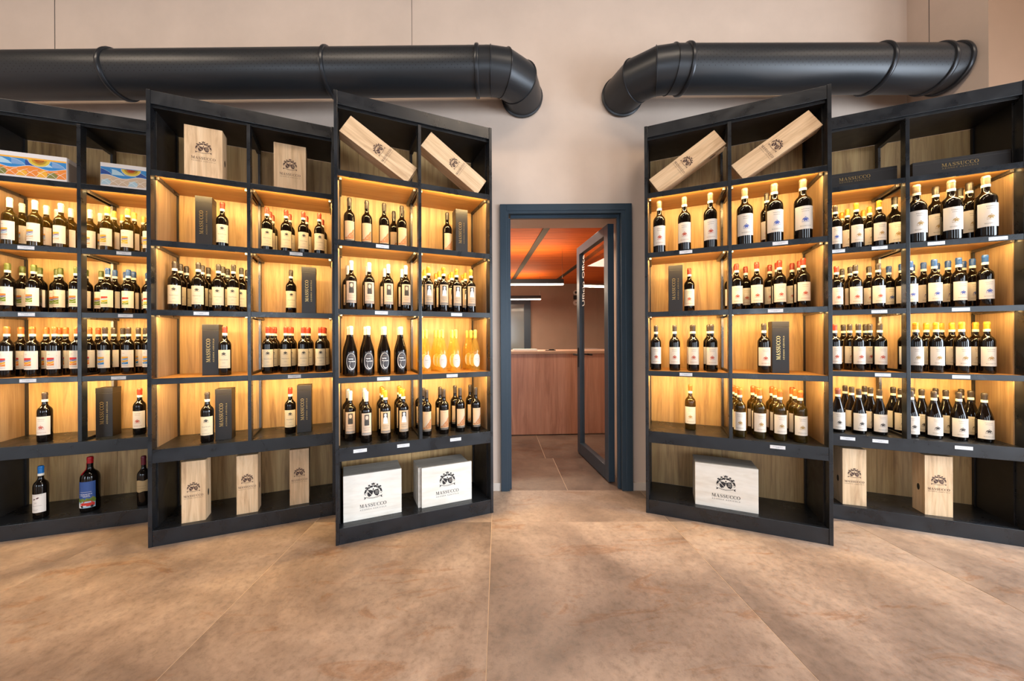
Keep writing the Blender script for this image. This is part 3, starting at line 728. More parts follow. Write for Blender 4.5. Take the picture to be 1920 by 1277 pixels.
# ------------------------------------------------------------------ wine bottles
def prof_std(h, r):
    k = h / .326; q = r / .035
    return [(.028 * q, 0.0005), (.0335 * q, .003 * k), (.035 * q, .008 * k), (.035 * q, .196 * k), (.0345 * q, .205 * k), (.0325 * q, .214 * k), (.028 * q, .223 * k), (.0215 * q, .231 * k), (.0165 * q, .238 * k), (.0140 * q, .246 * k), (.0132 * q, .256 * k), (.0130 * q, .322 * k)]
def prof_slope(h, r):
    k = h / .306; q = r / .0375
    return [(.030 * q, 0.0005), (.036 * q, .003 * k), (.0375 * q, .008 * k), (.0375 * q, .130 * k), (.0365 * q, .148 * k), (.0335 * q, .165 * k), (.029 * q, .183 * k), (.024 * q, .201 * k), (.0195 * q, .217 * k), (.0162 * q, .231 * k), (.0142 * q, .246 * k), (.0134 * q, .262 * k), (.0132 * q, .302 * k)]
def prof_squat(h, r):
    return [(.042, .0005), (.0475, .004), (.049, .012), (.049, .205), (.0485, .222), (.046, .238), (.040, .252), (.031, .263), (.022, .271), (.0175, .279), (.0155, .292), (.0155, .356)]
def capsule(z0, z1, r, rim=True):
    p = [(r, z0), (r, z1 - .020)]
    if rim: p += [(r * 1.08, z1 - .019), (r * 1.08, z1 - .012), (r, z1 - .011)]
    p += [(r * .98, z1 - .004), (r * .86, z1 - .001), (r * .6, z1)]
    return p
def landscape(cols):
    p0 = Pr(); p = Pr(); s = .034; x0, y0 = 0.0, 0.0
    bands = [(.0, .22), (.22, .45), (.45, .7), (.7, 1.0)]
    for (a, b_), m in zip(bands, cols):
        w0 = .08 * s
        p.poly([(x0, y0 + a * s), (x0 + s, y0 + (a + (.10 if a else 0)) * s), (x0 + s, y0 + min(1, b_ + .12) * s if b_ < 1 else y0 + s), (x0 + s * .5, y0 + min(1, b_ + (.05 if b_ < 1 else 0)) * s), (x0, y0 + b_ * s)], 'ink_' + m)
    p.stroke([(x0, y0 + .3 * s), (x0 + .4 * s, y0 + .12 * s), (x0 + s, y0 + .34 * s)], .0012, 'ink_white', 1)
    p.stroke([(x0, y0 + .62 * s), (x0 + .6 * s, y0 + .5 * s), (x0 + s, y0 + .66 * s)], .0012, 'ink_white', 1)
    p.poly([(x0 + .5 * s, y0 + .02 * s), (x0 + .8 * s, y0 + .2 * s), (x0 + .98 * s, y0 + .03 * s)], 'ink_' + cols[0], 1)
    for pts, m, ly in p.p: p0.poly([(a * 1.15 - .026, b_ * 1.5 + .024) for a, b_ in pts], m, ly)
    p = p0
    p.add(textline(.040, .0022, 'ink_grey', 4), -.006, .014); p.add(textline(.014, .002, 'ink_grey', 9), -.012, .098); p.ell(.026, .088, .0012, .0012, 'ink_grey')
    return p
def crest_low(ink, sc=1.0, seed=1):
    p = Pr(); p.add(crest('ink_' + ink, 'paper', False), 0, .047 * sc, .030 * sc)
    p.add(massucco(.046 * sc, 'ink_' + ('grey' if ink != 'red' else 'rust')), 0, .013 * sc)
    p.add(squiggle(.034 * sc, .006 * sc, 'ink_grey', seed), 0, .103 * sc); p.add(textline(.03 * sc, .0018 * sc, 'ink_grey', seed), 0, .092 * sc)
    return p
def crest_high(ink='charcoal', seed=2):
    p = Pr(); p.add(crest('ink_' + ink, 'paper_cream', False), .004, .092, .027); p.add(squiggle(.046, .009, 'ink_charcoal', seed, th=.0016), .004, .055)
    p.add(textline(.016, .0018, 'ink_grey', 4), .004, .035); p.add(textline(.046, .0018, 'ink_grey', 5), .004, .012)
    p.add(massucco(.085, 'ink_brown'), -.036, .058, 1.0, PI / 2)
    return p
def mountain():
    p = Pr(); h = .135
    p.poly([(-.030, .020), (.030, .020), (.030, .105), (.022, .094), (.017, .097), (.010, .080), (.004, .078), (-.004, .062), (-.012, .055), (-.018, .042), (-.030, .034)], 'ink_sand')
    p.poly([(-.030, .018), (.030, .018), (.030, .086), (.020, .078), (.012, .062), (.002, .054), (-.008, .040), (-.020, .030), (-.030, .026)], 'ink_rust', 1)
    for i in range(16):
        r = random.Random(i); x = r.uniform(-.026, .028); p.ell(x, .022 + r.uniform(0, max(.002, (x + .03) * .8)), .0022, .0014, 'ink_sand', 2)
    p.add(squiggle(.024, .005, 'ink_grey', 8), 0, .122)
    p.rect(-.033, 0, .033, .014, 'ink_charcoal', 1); p.add(massucco(.050, 'ink_sand'), 0, .0035, layer=2)
    return p
def portrait(statue=False):
    p = Pr(); x0, x1, y0, y1 = -.014, .016, .062, .132
    if not statue:
        p.rect(x0, y0, x1, y1, 'ink_dusk'); p.poly([(x0, y0), (x1, y0), (x1, y0 + .026), (.006, y0 + .036), (-.004, y0 + .036), (x0, y0 + .028)], 'ink_charcoal', 1)
        p.ell(.001, y0 + .050, .0088, .0135, 'ink_skin', 2); p.ell(.001, y0 + .066, .0085, .0035, 'ink_charcoal', 3)
    else:
        p.rect(x0 - .002, y0 + .01, x1 - .002, y1, 'ink_charcoal'); p.poly([(-.016, y0), (.014, y0), (.011, y0 + .034), (.004, y0 + .046), (-.006, y0 + .046), (-.013, y0 + .034)], 'ink_white', 1)
        p.ell(-.001, y0 + .055, .0075, .011, 'ink_white', 2); p.rect(-.004, y0 + .047, .002, y0 + .0495, 'ink_grey', 3)
    p.add(squiggle(.044, .007, 'ink_brown', 3, th=.0013), 0, .047); p.add(textline(.038, .0018, 'ink_grey', 6), 0, .036); p.add(textline(.028, .0018, 'ink_grey', 2), 0, .031)
    p.rect(-.029, .003, .029, .016, 'ink_grey', 1); p.add(massucco(.048, 'ink_sand' if statue else 'ink_white'), 0, .0055, layer=2)
    return p
def oval_print():
    p = Pr(); n = 30
    pts = [(.028 * math.cos(2 * PI * i / n), .064 + .051 * math.sin(2 * PI * i / n)) for i in range(n)]
    p.stroke(pts, [.0014 + .0022 * (0.5 - 0.5 * math.cos(2 * PI * i / n - .6)) for i in range(n)], 'ink_white', 1, True)
    p.stroke([(-.008, .047), (-.010, .036), (-.006, .026), (.003, .018), (.012, .019), (.019, .026)], [.001, .004, .0045, .004, .003, .001], 'ink_white', 1)
    p.ell(-.007, .053, .0022, .0018, 'ink_white', 1)
    p.add(massucco(.028, 'ink_sand'), -.001, .095, layer=1); p.add(squiggle(.026, .013, 'ink_white', 4), -.003, .080, layer=1, ); p.add(squiggle(.038, .013, 'ink_white', 7), .004, .064, layer=1)
    return p
def gold_print():
    p = Pr(); p.add(squiggle(.024, .008, 'ink_charcoal', 5, th=.0013), -.002, .058); p.add(textline(.018, .0018, 'ink_grey', 3), 0, .085); p.add(textline(.014, .0016, 'ink_grey', 6), .004, .045)
    return p
def cherry_print():
    p = Pr(); p.ell(-.010, .086, .006, .0038, 'ink_plum', 0, .5); p.ell(.006, .093, .007, .0042, 'ink_plum', 0, .5); p.stroke([(-.016, .082), (-.002, .090), (.014, .097)], .0008, 'ink_charcoal')
    for i, (y, wd) in enumerate(((.066, .014), (.060, .012), (.020, .026), (.012, .018))): p.add(textline(wd, .0018, 'ink_grey', i), -.004, y)
    p.add(squiggle(.044, .006, 'ink_charcoal', 6, th=.001), .002, .044); p.add(textline(.05, .0016, 'ink_grey', 8), 0, .111)
    return p
def car_print():
    p = Pr(); p.rect(-.048, 0, .048, .045, 'ink_pale'); p.poly([(-.048, .0), (-.02, .0), (-.034, .03), (-.048, .03)], 'ink_white', 1)
    for i in range(14):
        x = -.046 + .0068 * i; p.ell(x, .050 + .006 * math.sin(i * 1.7), .008, .010 + (.006 if i > 9 else 0), 'ink_grass' if i % 3 else 'ink_olive', 1)
    p.poly([(-.028, .012), (.044, .010), (.046, .028), (.036, .036), (.028, .046), (-.002, .046), (-.014, .034), (-.028, .030)], 'ink_hot', 2)
    p.poly([(-.008, .034), (.000, .043), (.026, .043), (.031, .034)], 'ink_pale', 3); p.ell(-.016, .010, .007, .008, 'ink_black', 3); p.ell(.032, .009, .007, .008, 'ink_black', 3); p.ell(-.022, .022, .003, .003, 'ink_white', 3); p.rect(-.012, .012, .006, .017, 'ink_white', 3)
    p.add(squiggle(.06, .006, 'ink_white', 2, th=.0012), 0, .106); p.add(textline(.066, .0028, 'ink_white', 3), 0, .092); p.add(textline(.05, .0024, 'ink_white', 5), -.004, .083); p.add(textline(.036, .0022, 'ink_white', 6), .006, .075)
    return p
def drip():
    p = Pr(); p.poly([(-.010, 0), (-.006, 0), (-.0055, .06), (-.011, .06)], 'cap_wax'); return p
def kraft_print():
    p = Pr(); p.add(squiggle(.05, .006, 'ink_brown', 2, th=.001), 0, .04); p.add(textline(.04, .0018, 'ink_brown', 4), 0, .022); return p
# type: (h, r, profile, glass, cap, cap z0 frac, band?, paper, label z0, z1, half angle, print, words)
L0, L1 = .0475, .168
def T_(cap, paper, pr, words, glass='glass_dark', r=.035, prof=prof_std, h=.326, lz=(L0, L1), half=1.22, band=True, capz=None, **kw):
    return dict(cap=cap, paper=paper, pr=pr, words=words, glass=glass, r=r, prof=prof, h=h, lz=lz, half=half, band=band, capz=capz, **kw)
LW_ = lambda *c: landscape(c)
KIND = {
 'land_white': T_('white', 'paper', LW_('sand', 'pale', 'violet', 'amber'), 'white-capped olive bottle, faded landscape label', 'glass_olive', band=False, capz=.262),
 'land_yellow': T_('yellow', 'paper', LW_('lemon', 'lemon', 'violet', 'amber'), 'yellow-capped olive bottle, landscape label', 'glass_olive'),
 'land_green': T_('green', 'paper', LW_('grass', 'grass', 'violet', 'orange'), 'green-capped dark bottle, green hills label'),
 'land_blue': T_('blue', 'paper', LW_('grass', 'lemon', 'pale', 'hot'), 'blue-capped dark bottle, yellow fields label'),
 'land_orange': T_('orange', 'paper', LW_('orange', 'amber', 'violet', 'hot'), 'copper-capped dark bottle, orange hills label'),
 'land_dark': T_('dark', 'paper', LW_('azure', 'amber', 'sky', 'amber'), 'brown-capped dark bottle, landscape label'),
 'script_red': T_('red', 'paper_cream', crest_high('charcoal', 2), 'red-capped bottle, cream crest label'),
 'script_grey': T_('grey', 'paper_cream', crest_high('charcoal', 5), 'grey-capped bottle, cream crest label'),
 'mountain': T_('grey', 'paper_tan', mountain(), 'grey-capped bottle, brown hillside label', lz=(.030, .165), half=.95, band=False, capz=.268),
 'portrait': T_('silver', 'paper_peach', portrait(), 'pale-capped bottle, dark monk portrait label', lz=(.050, .190), half=.95, band=False, capz=.262),
 'statue': T_('gold', 'paper_tan', portrait(True), 'gold-capped bottle, white bearded figure label', lz=(.050, .190), half=.95),
 'oval': T_('cream', 'paper_slate', oval_print(), 'cream-capped black bottle, slate oval label', r=.0385, prof=prof_slope, h=.318, lz=(.030, .158), half=.80, oval=True, band=False, capz=.254),
 'gold': T_('golden', 'paper', gold_print(), 'clear bottle of golden wine, oval label', 'glass_gold', r=.035, prof=prof_slope, h=.30, lz=(.030, .128), half=.80, oval=True, band=False, capz=.240),
 'crest_red_red': T_('red', 'paper', crest_low('red'), 'red-capped bottle, white red-crest label'),
 'crest_red_grey': T_('grey', 'paper', crest_low('red', 1, 3), 'grey-capped bottle, white red-crest label'),
 'crest_red_dark': T_('dark', 'paper', crest_low('red', 1, 4), 'brown-capped bottle, white red-crest label'),
 'crest_gold': T_('orange', 'paper', crest_low('goldink', 1, 5), 'orange-capped olive bottle, white crest label', 'glass_olive'),
 'crest_gold_gold': T_('gold', 'paper', crest_low('goldink', 1, 6), 'gold-capped bottle, pale crest label'),
 'crest_blue_blue': T_('blue', 'paper', crest_low('blue', 1, 7), 'blue-capped bottle, white blue-crest label'),
 'crest_blue_dark': T_('dark', 'paper', crest_low('blue', 1, 7), 'brown-capped bottle, white blue-crest label'),
 'mag_red': T_('tan', 'paper', crest_low('red', 1.15, 8), 'tan-capped magnum, white red-crest label', r=.041, h=.384, lz=(.056, .196)),
 'mag_blue': T_('tan', 'paper', crest_low('blue', 1.2, 9), 'tan-capped magnum, white blue-crest label', r=.046, h=.384, lz=(.062, .205)),
 'mag_tan': T_('tan', 'paper', crest_low('goldink', 1.2, 10), 'tan-capped magnum, pale crest label', r=.046, h=.384, lz=(.062, .205)),
 'mag_dark': T_('grey', 'paper', crest_low('goldink', 1.15, 11), 'grey-capped magnum, pale crest label', r=.041, h=.384, lz=(.056, .196)),
 'burg': T_('grey', 'paper', crest_low('charcoal', .98, 12), 'grey-capped sloping-shouldered bottle, crest label', r=.0375, prof=prof_slope, h=.306, lz=(.022, .140)),
 'burg_red': T_('brownred', 'paper', crest_low('charcoal', .98, 12), 'reddish-capped sloping-shouldered bottle, crest label', r=.0375, prof=prof_slope, h=.306, lz=(.022, .140)),
 'blue_cap': T_('cyan', 'paper', cherry_print(), 'dark bottle with bright blue cap and two-cherry label', lz=(.042, .160)),
 'wax': T_('wax', 'paper_blue', car_print(), 'squat bottle dipped in red wax with red car label', r=.049, prof=prof_squat, h=.362, lz=(.030, .205), half=1.0, band=False, capz=.318, drip=True),
 'maroon': T_('maroon', 'paper_kraft', kraft_print(), 'dark bottle with maroon cap and wavy kraft label', h=.342, lz=(.100, .178), half=1.35, wavy=True, band=False, capz=.280),
}
_bm = {}
def bottle_meshes(kind, h):
    k = (kind, h)
    if k in _bm: return _bm[k]
    d = KIND[kind]; r = d['r']; hh = d['h'] if abs(h - d['h']) > .04 else h
    q = r / (.035 if d['prof'] is prof_std else .0375)
    if d['prof'] is prof_squat: q = 1.18
    P = []; sc_ = hh / .326 if d['prof'] is prof_std else hh / .306
    P.append(('glass', MB().lathe(d['prof'](hh, r), 28).mesh('bottle_glass', d['glass'], True), None))
    cz = d['capz'] * hh / d['h'] if d['capz'] else .279 * (hh / .326)
    P.append(('capsule', MB().lathe(capsule(cz, hh, .0139 * q), 20).mesh('capsule', 'cap_' + d['cap'], True), None))
    if d['band']: P.append(('neck_band', MB().lathe([(.0137 * q, cz - .016), (.0146 * q, cz - .0155), (.0146 * q, cz - .0005), (.0137 * q, cz)], 20).mesh('neck_band', 'band', True), None))
    if d.get('drip'):
        dr = MB()
        prof = [(.0185, .322), (.0187, .300), (.0205, .280), (.0345, .2625), (.0435, .2500)]
        for i in range(len(prof) - 1):
            (r0, z0), (r1, z1) = prof[i], prof[i + 1]
            for a0, a1 in ((-2.45, -2.25), (-2.25, -2.05)):
                dr.quad((r0 * math.cos(a0), r0 * math.sin(a0), z0), (r0 * math.cos(a1), r0 * math.sin(a1), z0), (r1 * math.cos(a1), r1 * math.sin(a1), z1), (r1 * math.cos(a0), r1 * math.sin(a0), z1))
        P.append(('wax_drip', dr.mesh('wax_drip', 'cap_wax', True), None))
    lz = d['lz']
    lab = curved_label('label', d['paper'], r, lz[0], lz[1], d['half'], oval=d.get('oval', False), wavy=d.get('wavy', False))
    prn = pr_mesh('label_print', Pr().add(d['pr'], 0, lz[0]), wrap=r + .0004)
    P.append(('label', lab, ('label_print', prn)))
    _bm[k] = P
    return P
ROWN = {1: 'top lit shelf', 2: 'second lit shelf', 3: 'third lit shelf', 4: 'lowest lit shelf', 0: 'bottom ledge'}
BOTTLES = [
('B1',1,'land_white',0.326,[(0.1,0.131),(0.087,0.237),(0.216,0.138),(0.208,0.239),(0.217,0.313),(0.334,0.156),(0.324,0.258),(0.435,0.245),(0.45,0.318)]),
('B1',1,'land_yellow',0.326,[(0.584,0.141),(0.574,0.232),(0.58,0.31),(0.695,0.144),(0.691,0.227),(0.703,0.31),(0.82,0.135)]),
('B1',2,'land_green',0.326,[(0.069,0.159),(0.067,0.268),(0.186,0.173),(0.142,0.287),(0.21,0.319),(0.263,0.265),(0.397,0.181),(0.315,0.32),(0.384,0.29),(0.455,0.314)]),
('B1',2,'land_blue',0.326,[(0.568,0.173),(0.568,0.248),(0.591,0.32),(0.668,0.201),(0.657,0.283),(0.724,0.316),(0.784,0.211)]),
('B1',3,'land_orange',0.326,[(0.112,0.09),(0.234,0.09),(0.341,0.09),(0.453,0.09),(0.121,0.175),(0.245,0.175),(0.344,0.175),(0.467,0.175),(0.26,0.26),(0.467,0.26)]),
('B1',3,'land_dark',0.326,[(0.597,0.09),(0.723,0.09),(0.837,0.09),(0.599,0.175),(0.736,0.175),(0.605,0.26),(0.735,0.26)]),
('B1',4,'crest_red_dark',0.324,[(0.286,0.098)]),
('B1',4,'crest_red_red',0.324,[(0.772,0.112)]),
('B2',1,'script_red',0.326,[(0.334,0.159),(0.593,0.155),(0.595,0.245),(0.6,0.32),(0.71,0.159),(0.721,0.251),(0.82,0.15),(0.831,0.252),(0.925,0.146),(0.937,0.292)]),
('B2',2,'script_grey',0.326,[(0.081,0.15),(0.08,0.241),(0.088,0.315),(0.208,0.137),(0.198,0.243),(0.21,0.317),(0.312,0.155),(0.314,0.243),(0.322,0.318),(0.4,0.137),(0.42,0.247),(0.44,0.32),(0.733,0.207)]),
('B2',3,'script_red',0.326,[(0.36,0.1),(0.606,0.09),(0.714,0.09),(0.822,0.09),(0.932,0.09),(0.621,0.165),(0.73,0.165),(0.843,0.165),(0.948,0.165),(0.624,0.24),(0.732,0.24),(0.844,0.24),(0.953,0.24)]),
('B2',4,'script_grey',0.324,[(0.266,0.09)]),
('B2',4,'script_red',0.324,[(0.736,0.115)]),
('B3',1,'mountain',0.326,[(0.088,0.178),(0.197,0.186),(0.309,0.188),(0.428,0.193),(0.444,0.268),(0.39,0.32),(0.757,0.2)]),
('B3',2,'portrait',0.326,[(0.097,0.134),(0.208,0.149),(0.331,0.156),(0.447,0.157),(0.079,0.31),(0.205,0.29),(0.322,0.31),(0.442,0.291)]),
('B3',2,'statue',0.314,[(0.59,0.088),(0.693,0.072),(0.792,0.086),(0.897,0.077),(0.59,0.206),(0.702,0.222),(0.795,0.213),(0.901,0.214),(0.698,0.31),(0.803,0.31),(0.903,0.289),(0.596,0.31)]),
('B3',3,'oval',0.318,[(0.092,0.085),(0.196,0.085),(0.297,0.085),(0.403,0.085),(0.081,0.175),(0.185,0.175),(0.297,0.175),(0.406,0.175)]),
('B3',3,'gold',0.3,[(0.574,0.095),(0.69,0.095),(0.787,0.095),(0.937,0.1),(0.568,0.18),(0.689,0.18),(0.784,0.18),(0.933,0.18),(0.682,0.265),(0.93,0.265),(0.568,0.265)]),
('B3',4,'portrait',0.326,[(0.088,0.17),(0.182,0.086),(0.18,0.192),(0.075,0.285),(0.179,0.282)]),
('B3',4,'statue',0.326,[(0.302,0.092),(0.416,0.082),(0.298,0.213),(0.416,0.195),(0.298,0.299),(0.418,0.292)]),
('B3',4,'mountain',0.312,[(0.575,0.096),(0.697,0.094),(0.818,0.099),(0.931,0.081),(0.575,0.197),(0.698,0.204),(0.821,0.234),(0.941,0.232),(0.572,0.31)]),
('B4',1,'mag_red',0.384,[(0.096,0.08),(0.257,0.071),(0.414,0.068)]),
('B4',1,'mag_blue',0.384,[(0.613,0.08),(0.772,0.075),(0.918,0.074)]),
('B4',1,'crest_red_dark',0.365,[(0.755,0.176)]),
('B4',2,'crest_red_red',0.326,[(0.295,0.204),(0.582,0.173),(0.696,0.17),(0.822,0.173),(0.942,0.155),(0.59,0.248),(0.719,0.271),(0.829,0.249),(0.95,0.247),(0.662,0.32),(0.804,0.32),(0.93,0.32),(0.568,0.32)]),
('B4',3,'crest_red_grey',0.326,[(0.07,0.085),(0.192,0.085),(0.31,0.085),(0.421,0.085),(0.309,0.17),(0.413,0.17),(0.721,0.11)]),
('B4',4,'crest_gold',0.326,[(0.295,0.163),(0.58,0.08),(0.69,0.083),(0.796,0.076),(0.901,0.078),(0.579,0.159),(0.693,0.16),(0.792,0.155),(0.896,0.153),(0.569,0.233),(0.685,0.234),(0.796,0.248),(0.909,0.255)]),
('B5',1,'mag_tan',0.384,[(0.586,0.059),(0.745,0.059),(0.895,0.059)]),
('B5',1,'mag_dark',0.384,[(0.723,0.152),(0.877,0.153),(0.889,0.253),(0.578,0.271),(0.671,0.294)]),
('B5',1,'crest_gold_gold',0.326,[(0.306,0.107),(0.426,0.111),(0.308,0.235),(0.429,0.235),(0.304,0.31),(0.427,0.31)]),
('B5',1,'crest_blue_dark',0.326,[(0.193,0.107)]),
('B5',2,'crest_red_red',0.326,[(0.215,0.155)]),
('B5',2,'crest_red_grey',0.326,[(0.319,0.154),(0.44,0.158),(0.324,0.241),(0.44,0.272),(0.307,0.314)]),
('B5',2,'crest_blue_blue',0.326,[(0.568,0.32),(0.603,0.253),(0.598,0.15),(0.711,0.145),(0.824,0.145),(0.919,0.107),(0.712,0.248),(0.829,0.246),(0.932,0.227),(0.69,0.32),(0.815,0.32),(0.937,0.31)]),
('B5',3,'crest_red_red',0.326,[(0.181,0.09)]),
('B5',3,'crest_red_grey',0.326,[(0.308,0.09),(0.418,0.09),(0.295,0.175),(0.399,0.166),(0.292,0.26),(0.414,0.26)]),
('B5',3,'crest_gold_gold',0.326,[(0.467,0.2),(0.568,0.144),(0.584,0.071),(0.69,0.09),(0.806,0.09),(0.921,0.1),(0.687,0.175),(0.808,0.175),(0.915,0.175),(0.682,0.26),(0.803,0.26)]),
('B5',4,'burg_red',0.306,[(0.191,0.076)]),
('B5',4,'burg',0.306,[(0.305,0.082),(0.413,0.087),(0.312,0.196),(0.414,0.197),(0.57,0.197),(0.306,0.276),(0.417,0.281),(0.57,0.281),(0.574,0.099),(0.685,0.103),(0.803,0.111),(0.914,0.109),(0.679,0.207),(0.798,0.213),(0.917,0.219),(0.67,0.286),(0.796,0.302),(0.922,0.308)]),
('B1',0,'blue_cap',0.336,[(0.278,0.078)]),
('B1',0,'wax',0.362,[(0.508,0.105)]),
('B1',0,'maroon',0.342,[(0.808,0.08)]),
]
rv = random.Random(3)
SHORT = {'B1': 'picture-box bookcase', 'B2': 'upright-box bookcase', 'B3': 'two-crate bookcase', 'B4': 'one-crate bookcase', 'B5': 'long-black-box bookcase'}
spots_in = {}
def bay(c, x): return (x > BW / 2) == (c in ('B1', 'B2', 'B3'))          # True: the bay nearer the doorway
for c, row, kind, h, spots in BOTTLES:
    for x, y in spots: spots_in.setdefault((c, row, bay(c, x)), []).append(y)
todo = []
for c, row, kind, h, spots in BOTTLES:
    for i, (x, y) in enumerate(spots):
        words = KIND[kind]['words']; cell = spots_in[(c, row, bay(c, x))]; dy = y - min(cell)
        rank = 'front-row ' if dy < .055 else 'second-row ' if dy < .13 else 'back-row '
        if len(cell) == 1: rank = 'single '
        lab = rank + words + ', ' + ('door-side bay, ' if bay(c, x) else 'outer bay, ') + ROWN[row] + ', ' + SHORT[c]
        if row == 0: lab = words + ', ' + ROWN[row] + ', ' + SHORT[c]
        todo.append((c, row, kind, h, x, y, lab))
count = {}
for q in todo: count[q[6]] = count.get(q[6], 0) + 1
for c, row, kind, h, x, y, lab in todo:
    z = SH[row + 1] if row else SH[6]
    t = empty('wine_bottle', at(c, x, y, z + .0002), CLOC[c][2] + rv.uniform(-.09, .09), lab, 'wine bottle', lab if count[lab] > 1 else 'bottles on the ' + ROWN[row] + ' of the ' + SHORT[c])
    for name, me, sub in bottle_meshes(kind, h):
        o = put(name, me, t)
        if sub: put(sub[0], sub[1], o)

# ------------------------------------------------------------------ cartons, wooden boxes, crates
def gift_print(): return Pr().add(massucco(.155, 'foil'), -.002, .165, 1, PI / 2).add(azienda(.153, 'foil'), .020, .165, 1, PI / 2)
gp = pr_mesh('foil_lettering', gift_print()); GW = .090
gbody = boxmesh('carton_body', (-GW / 2, GW / 2, 0, GW, 0, .300), 'card', .0012); glid = boxmesh('carton_lid', (-GW / 2 - .0006, GW / 2 + .0006, -.0006, GW + .0006, .3003, .337), 'card', .0012)
GIFT = [('B1', 4, .585, .10), ('B2', 1, .244, .115), ('B2', 2, .857, .10), ('B2', 3, .279, .11), ('B2', 4, .350, .10), ('B2', 4, .825, .10), ('B3', 1, .846, .125), ('B4', 2, BW - .833, .10), ('B4', 3, BW - .226, .10)]
for c, row, x, y in GIFT:
    X, Y, r = CLOC[c]
    extra = {('B2', 4, .350): ' by the grey-capped bottle', ('B2', 4, .825): ' by the red-capped bottle'}.get((c, row, x), '')
    t = empty('wine_carton', at(c, x, y, SH[row + 1] + .0002), r, 'upright black wine carton%s, %s, %s' % (extra, ROWN[row], SHORT[c]), 'carton')
    put('carton_body', gbody, t); put('carton_lid', glid, t); put('foil_lettering', gp, t, (0, -.0012, 0))
def wooden_box(name, c, loc, r, w, h, d, label, mat, pw, cy, tilt=0.0, slot=0, vertical=True, grp=None, lid_t=.010, body=None, shift=0.0, ink='ink_brown', slotpos=.42):
    """upright box of width w, height h, depth d; crest and name burnt into the lid"""
    t = empty(name, loc, r, label, 'wooden box' if name != 'wooden_crate' else 'crate', grp)
    if tilt: t.rotation_euler = (0, tilt, r) if False else (Matrix.Rotation(r, 4, 'Z') @ Matrix.Rotation(tilt, 4, 'Y')).to_euler()
    put('box_body', boxmesh('box_body', (-w / 2, w / 2, lid_t + .0004, d, 0, h), body or mat, .0015), t)
    l = put('sliding_lid', boxmesh('sliding_lid', (-w / 2 + shift, w / 2 + shift, 0, lid_t, 0, h), mat, .0012), t)
    p = Pr().add(crest(ink, mat), 0, cy, pw * .66).add(massucco(pw, ink), 0, cy - pw * .56).add(azienda(pw * .98, ink), 0, cy - pw * .665)
    put('burnt_crest', pr_mesh('burnt_crest', p), l, (shift, -.0003, 0))
    if slot:
        sl = MB()
        n = 14; sl.quad(*[(slot * (w / 2 + .0006), d * .5 + .012 * math.cos(2 * PI * i / n), h * slotpos + .022 * math.sin(2 * PI * i / n)) for i in range(n)])
        put('finger_slot', sl.mesh('finger_slot', 'black'), t)
    return t
def ub(c, x, y, w, h, d, label, pw, cy, z, slot=1, mat='pine', dr=0.0):
    wooden_box('wine_box', c, at(c, x, y, z + .0003), CLOC[c][2] + dr, w, h, d, label, mat, pw, cy, slot=slot)
ub('B2', .262, .058, .200, .338, .10, 'wide upright crest box with a finger slot, top of the upright-box bookcase', .128, .20, SH[1])
ub('B2', .746, .080, .198, .338, .10, 'wide upright crest box without slot, top bay nearer the leaning boxes', .128, .19, SH[1], 0)
BXL = ' upright crest box on the upright-box bookcase ledge'
ub('B2', .208, .040, .123, .385, .10, 'first narrow' + BXL + ', nearest its outer panel', .100, .215, SH[6])
ub('B2', .494, .038, .119, .385, .10, 'middle narrow' + BXL, .100, .225, SH[6])
ub('B2', .798, .048, .119, .385, .10, 'last narrow' + BXL + ', nearest the crates', .100, .220, SH[6], 0)
ub('B5', BW - .772, .036, .130, .385, .105, 'narrow upright crest box below the long-black-box bookcase, nearer its divider end', .108, .215, SH[6], -1, dr=.10)
ub('B5', BW - .356, .050, .134, .385, .105, 'narrow upright crest box with a side slot, bottom ledge beside the outer panel', .108, .225, SH[6], -1, dr=.08)
def leaning(c, cx, th, label):
    """box lying askew in its bay: rotated in the plane of the bookcase front, resting on its corners"""
    w, h, d = .128, .480, .100
    hz = h / 2 * abs(math.cos(th)) + w / 2 * abs(math.sin(th)); cz = SH[1] + hz + .0006
    ox = cx - math.sin(th) * h / 2; oz = cz - math.cos(th) * h / 2
    wooden_box('wine_box', c, at(c, ox, .030, oz), CLOC[c][2], w, h, d, label, 'pine', .108, .245, tilt=th, slot=1, slotpos=.82)
leaning('B3', .2675, -math.radians(58.5), 'long crest box leaning askew above the two-crate bookcase, bay over monk-label bottles')
leaning('B3', .7670, -math.radians(56.5), 'long crest box leaning askew above the two-crate bookcase, bay over golden wine')
leaning('B4', .2665, math.radians(57.5), 'long crest box leaning askew above the one-crate bookcase, bay over red-crest magnums')
leaning('B4', .7670, math.radians(57.5), 'long crest box leaning askew above the one-crate bookcase, bay over blue-crest magnums')
def crate(c, x0, x1, y, h, d, label, shift=0.0):
    w = x1 - x0
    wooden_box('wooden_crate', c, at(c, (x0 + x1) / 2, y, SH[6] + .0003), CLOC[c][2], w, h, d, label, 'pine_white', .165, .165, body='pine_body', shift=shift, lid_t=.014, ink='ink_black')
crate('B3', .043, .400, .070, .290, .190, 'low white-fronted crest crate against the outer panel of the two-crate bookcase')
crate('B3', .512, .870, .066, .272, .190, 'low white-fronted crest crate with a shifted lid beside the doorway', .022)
crate('B4', .314, .676, .052, .290, .190, 'low white-fronted crest crate alone on the bottom ledge')
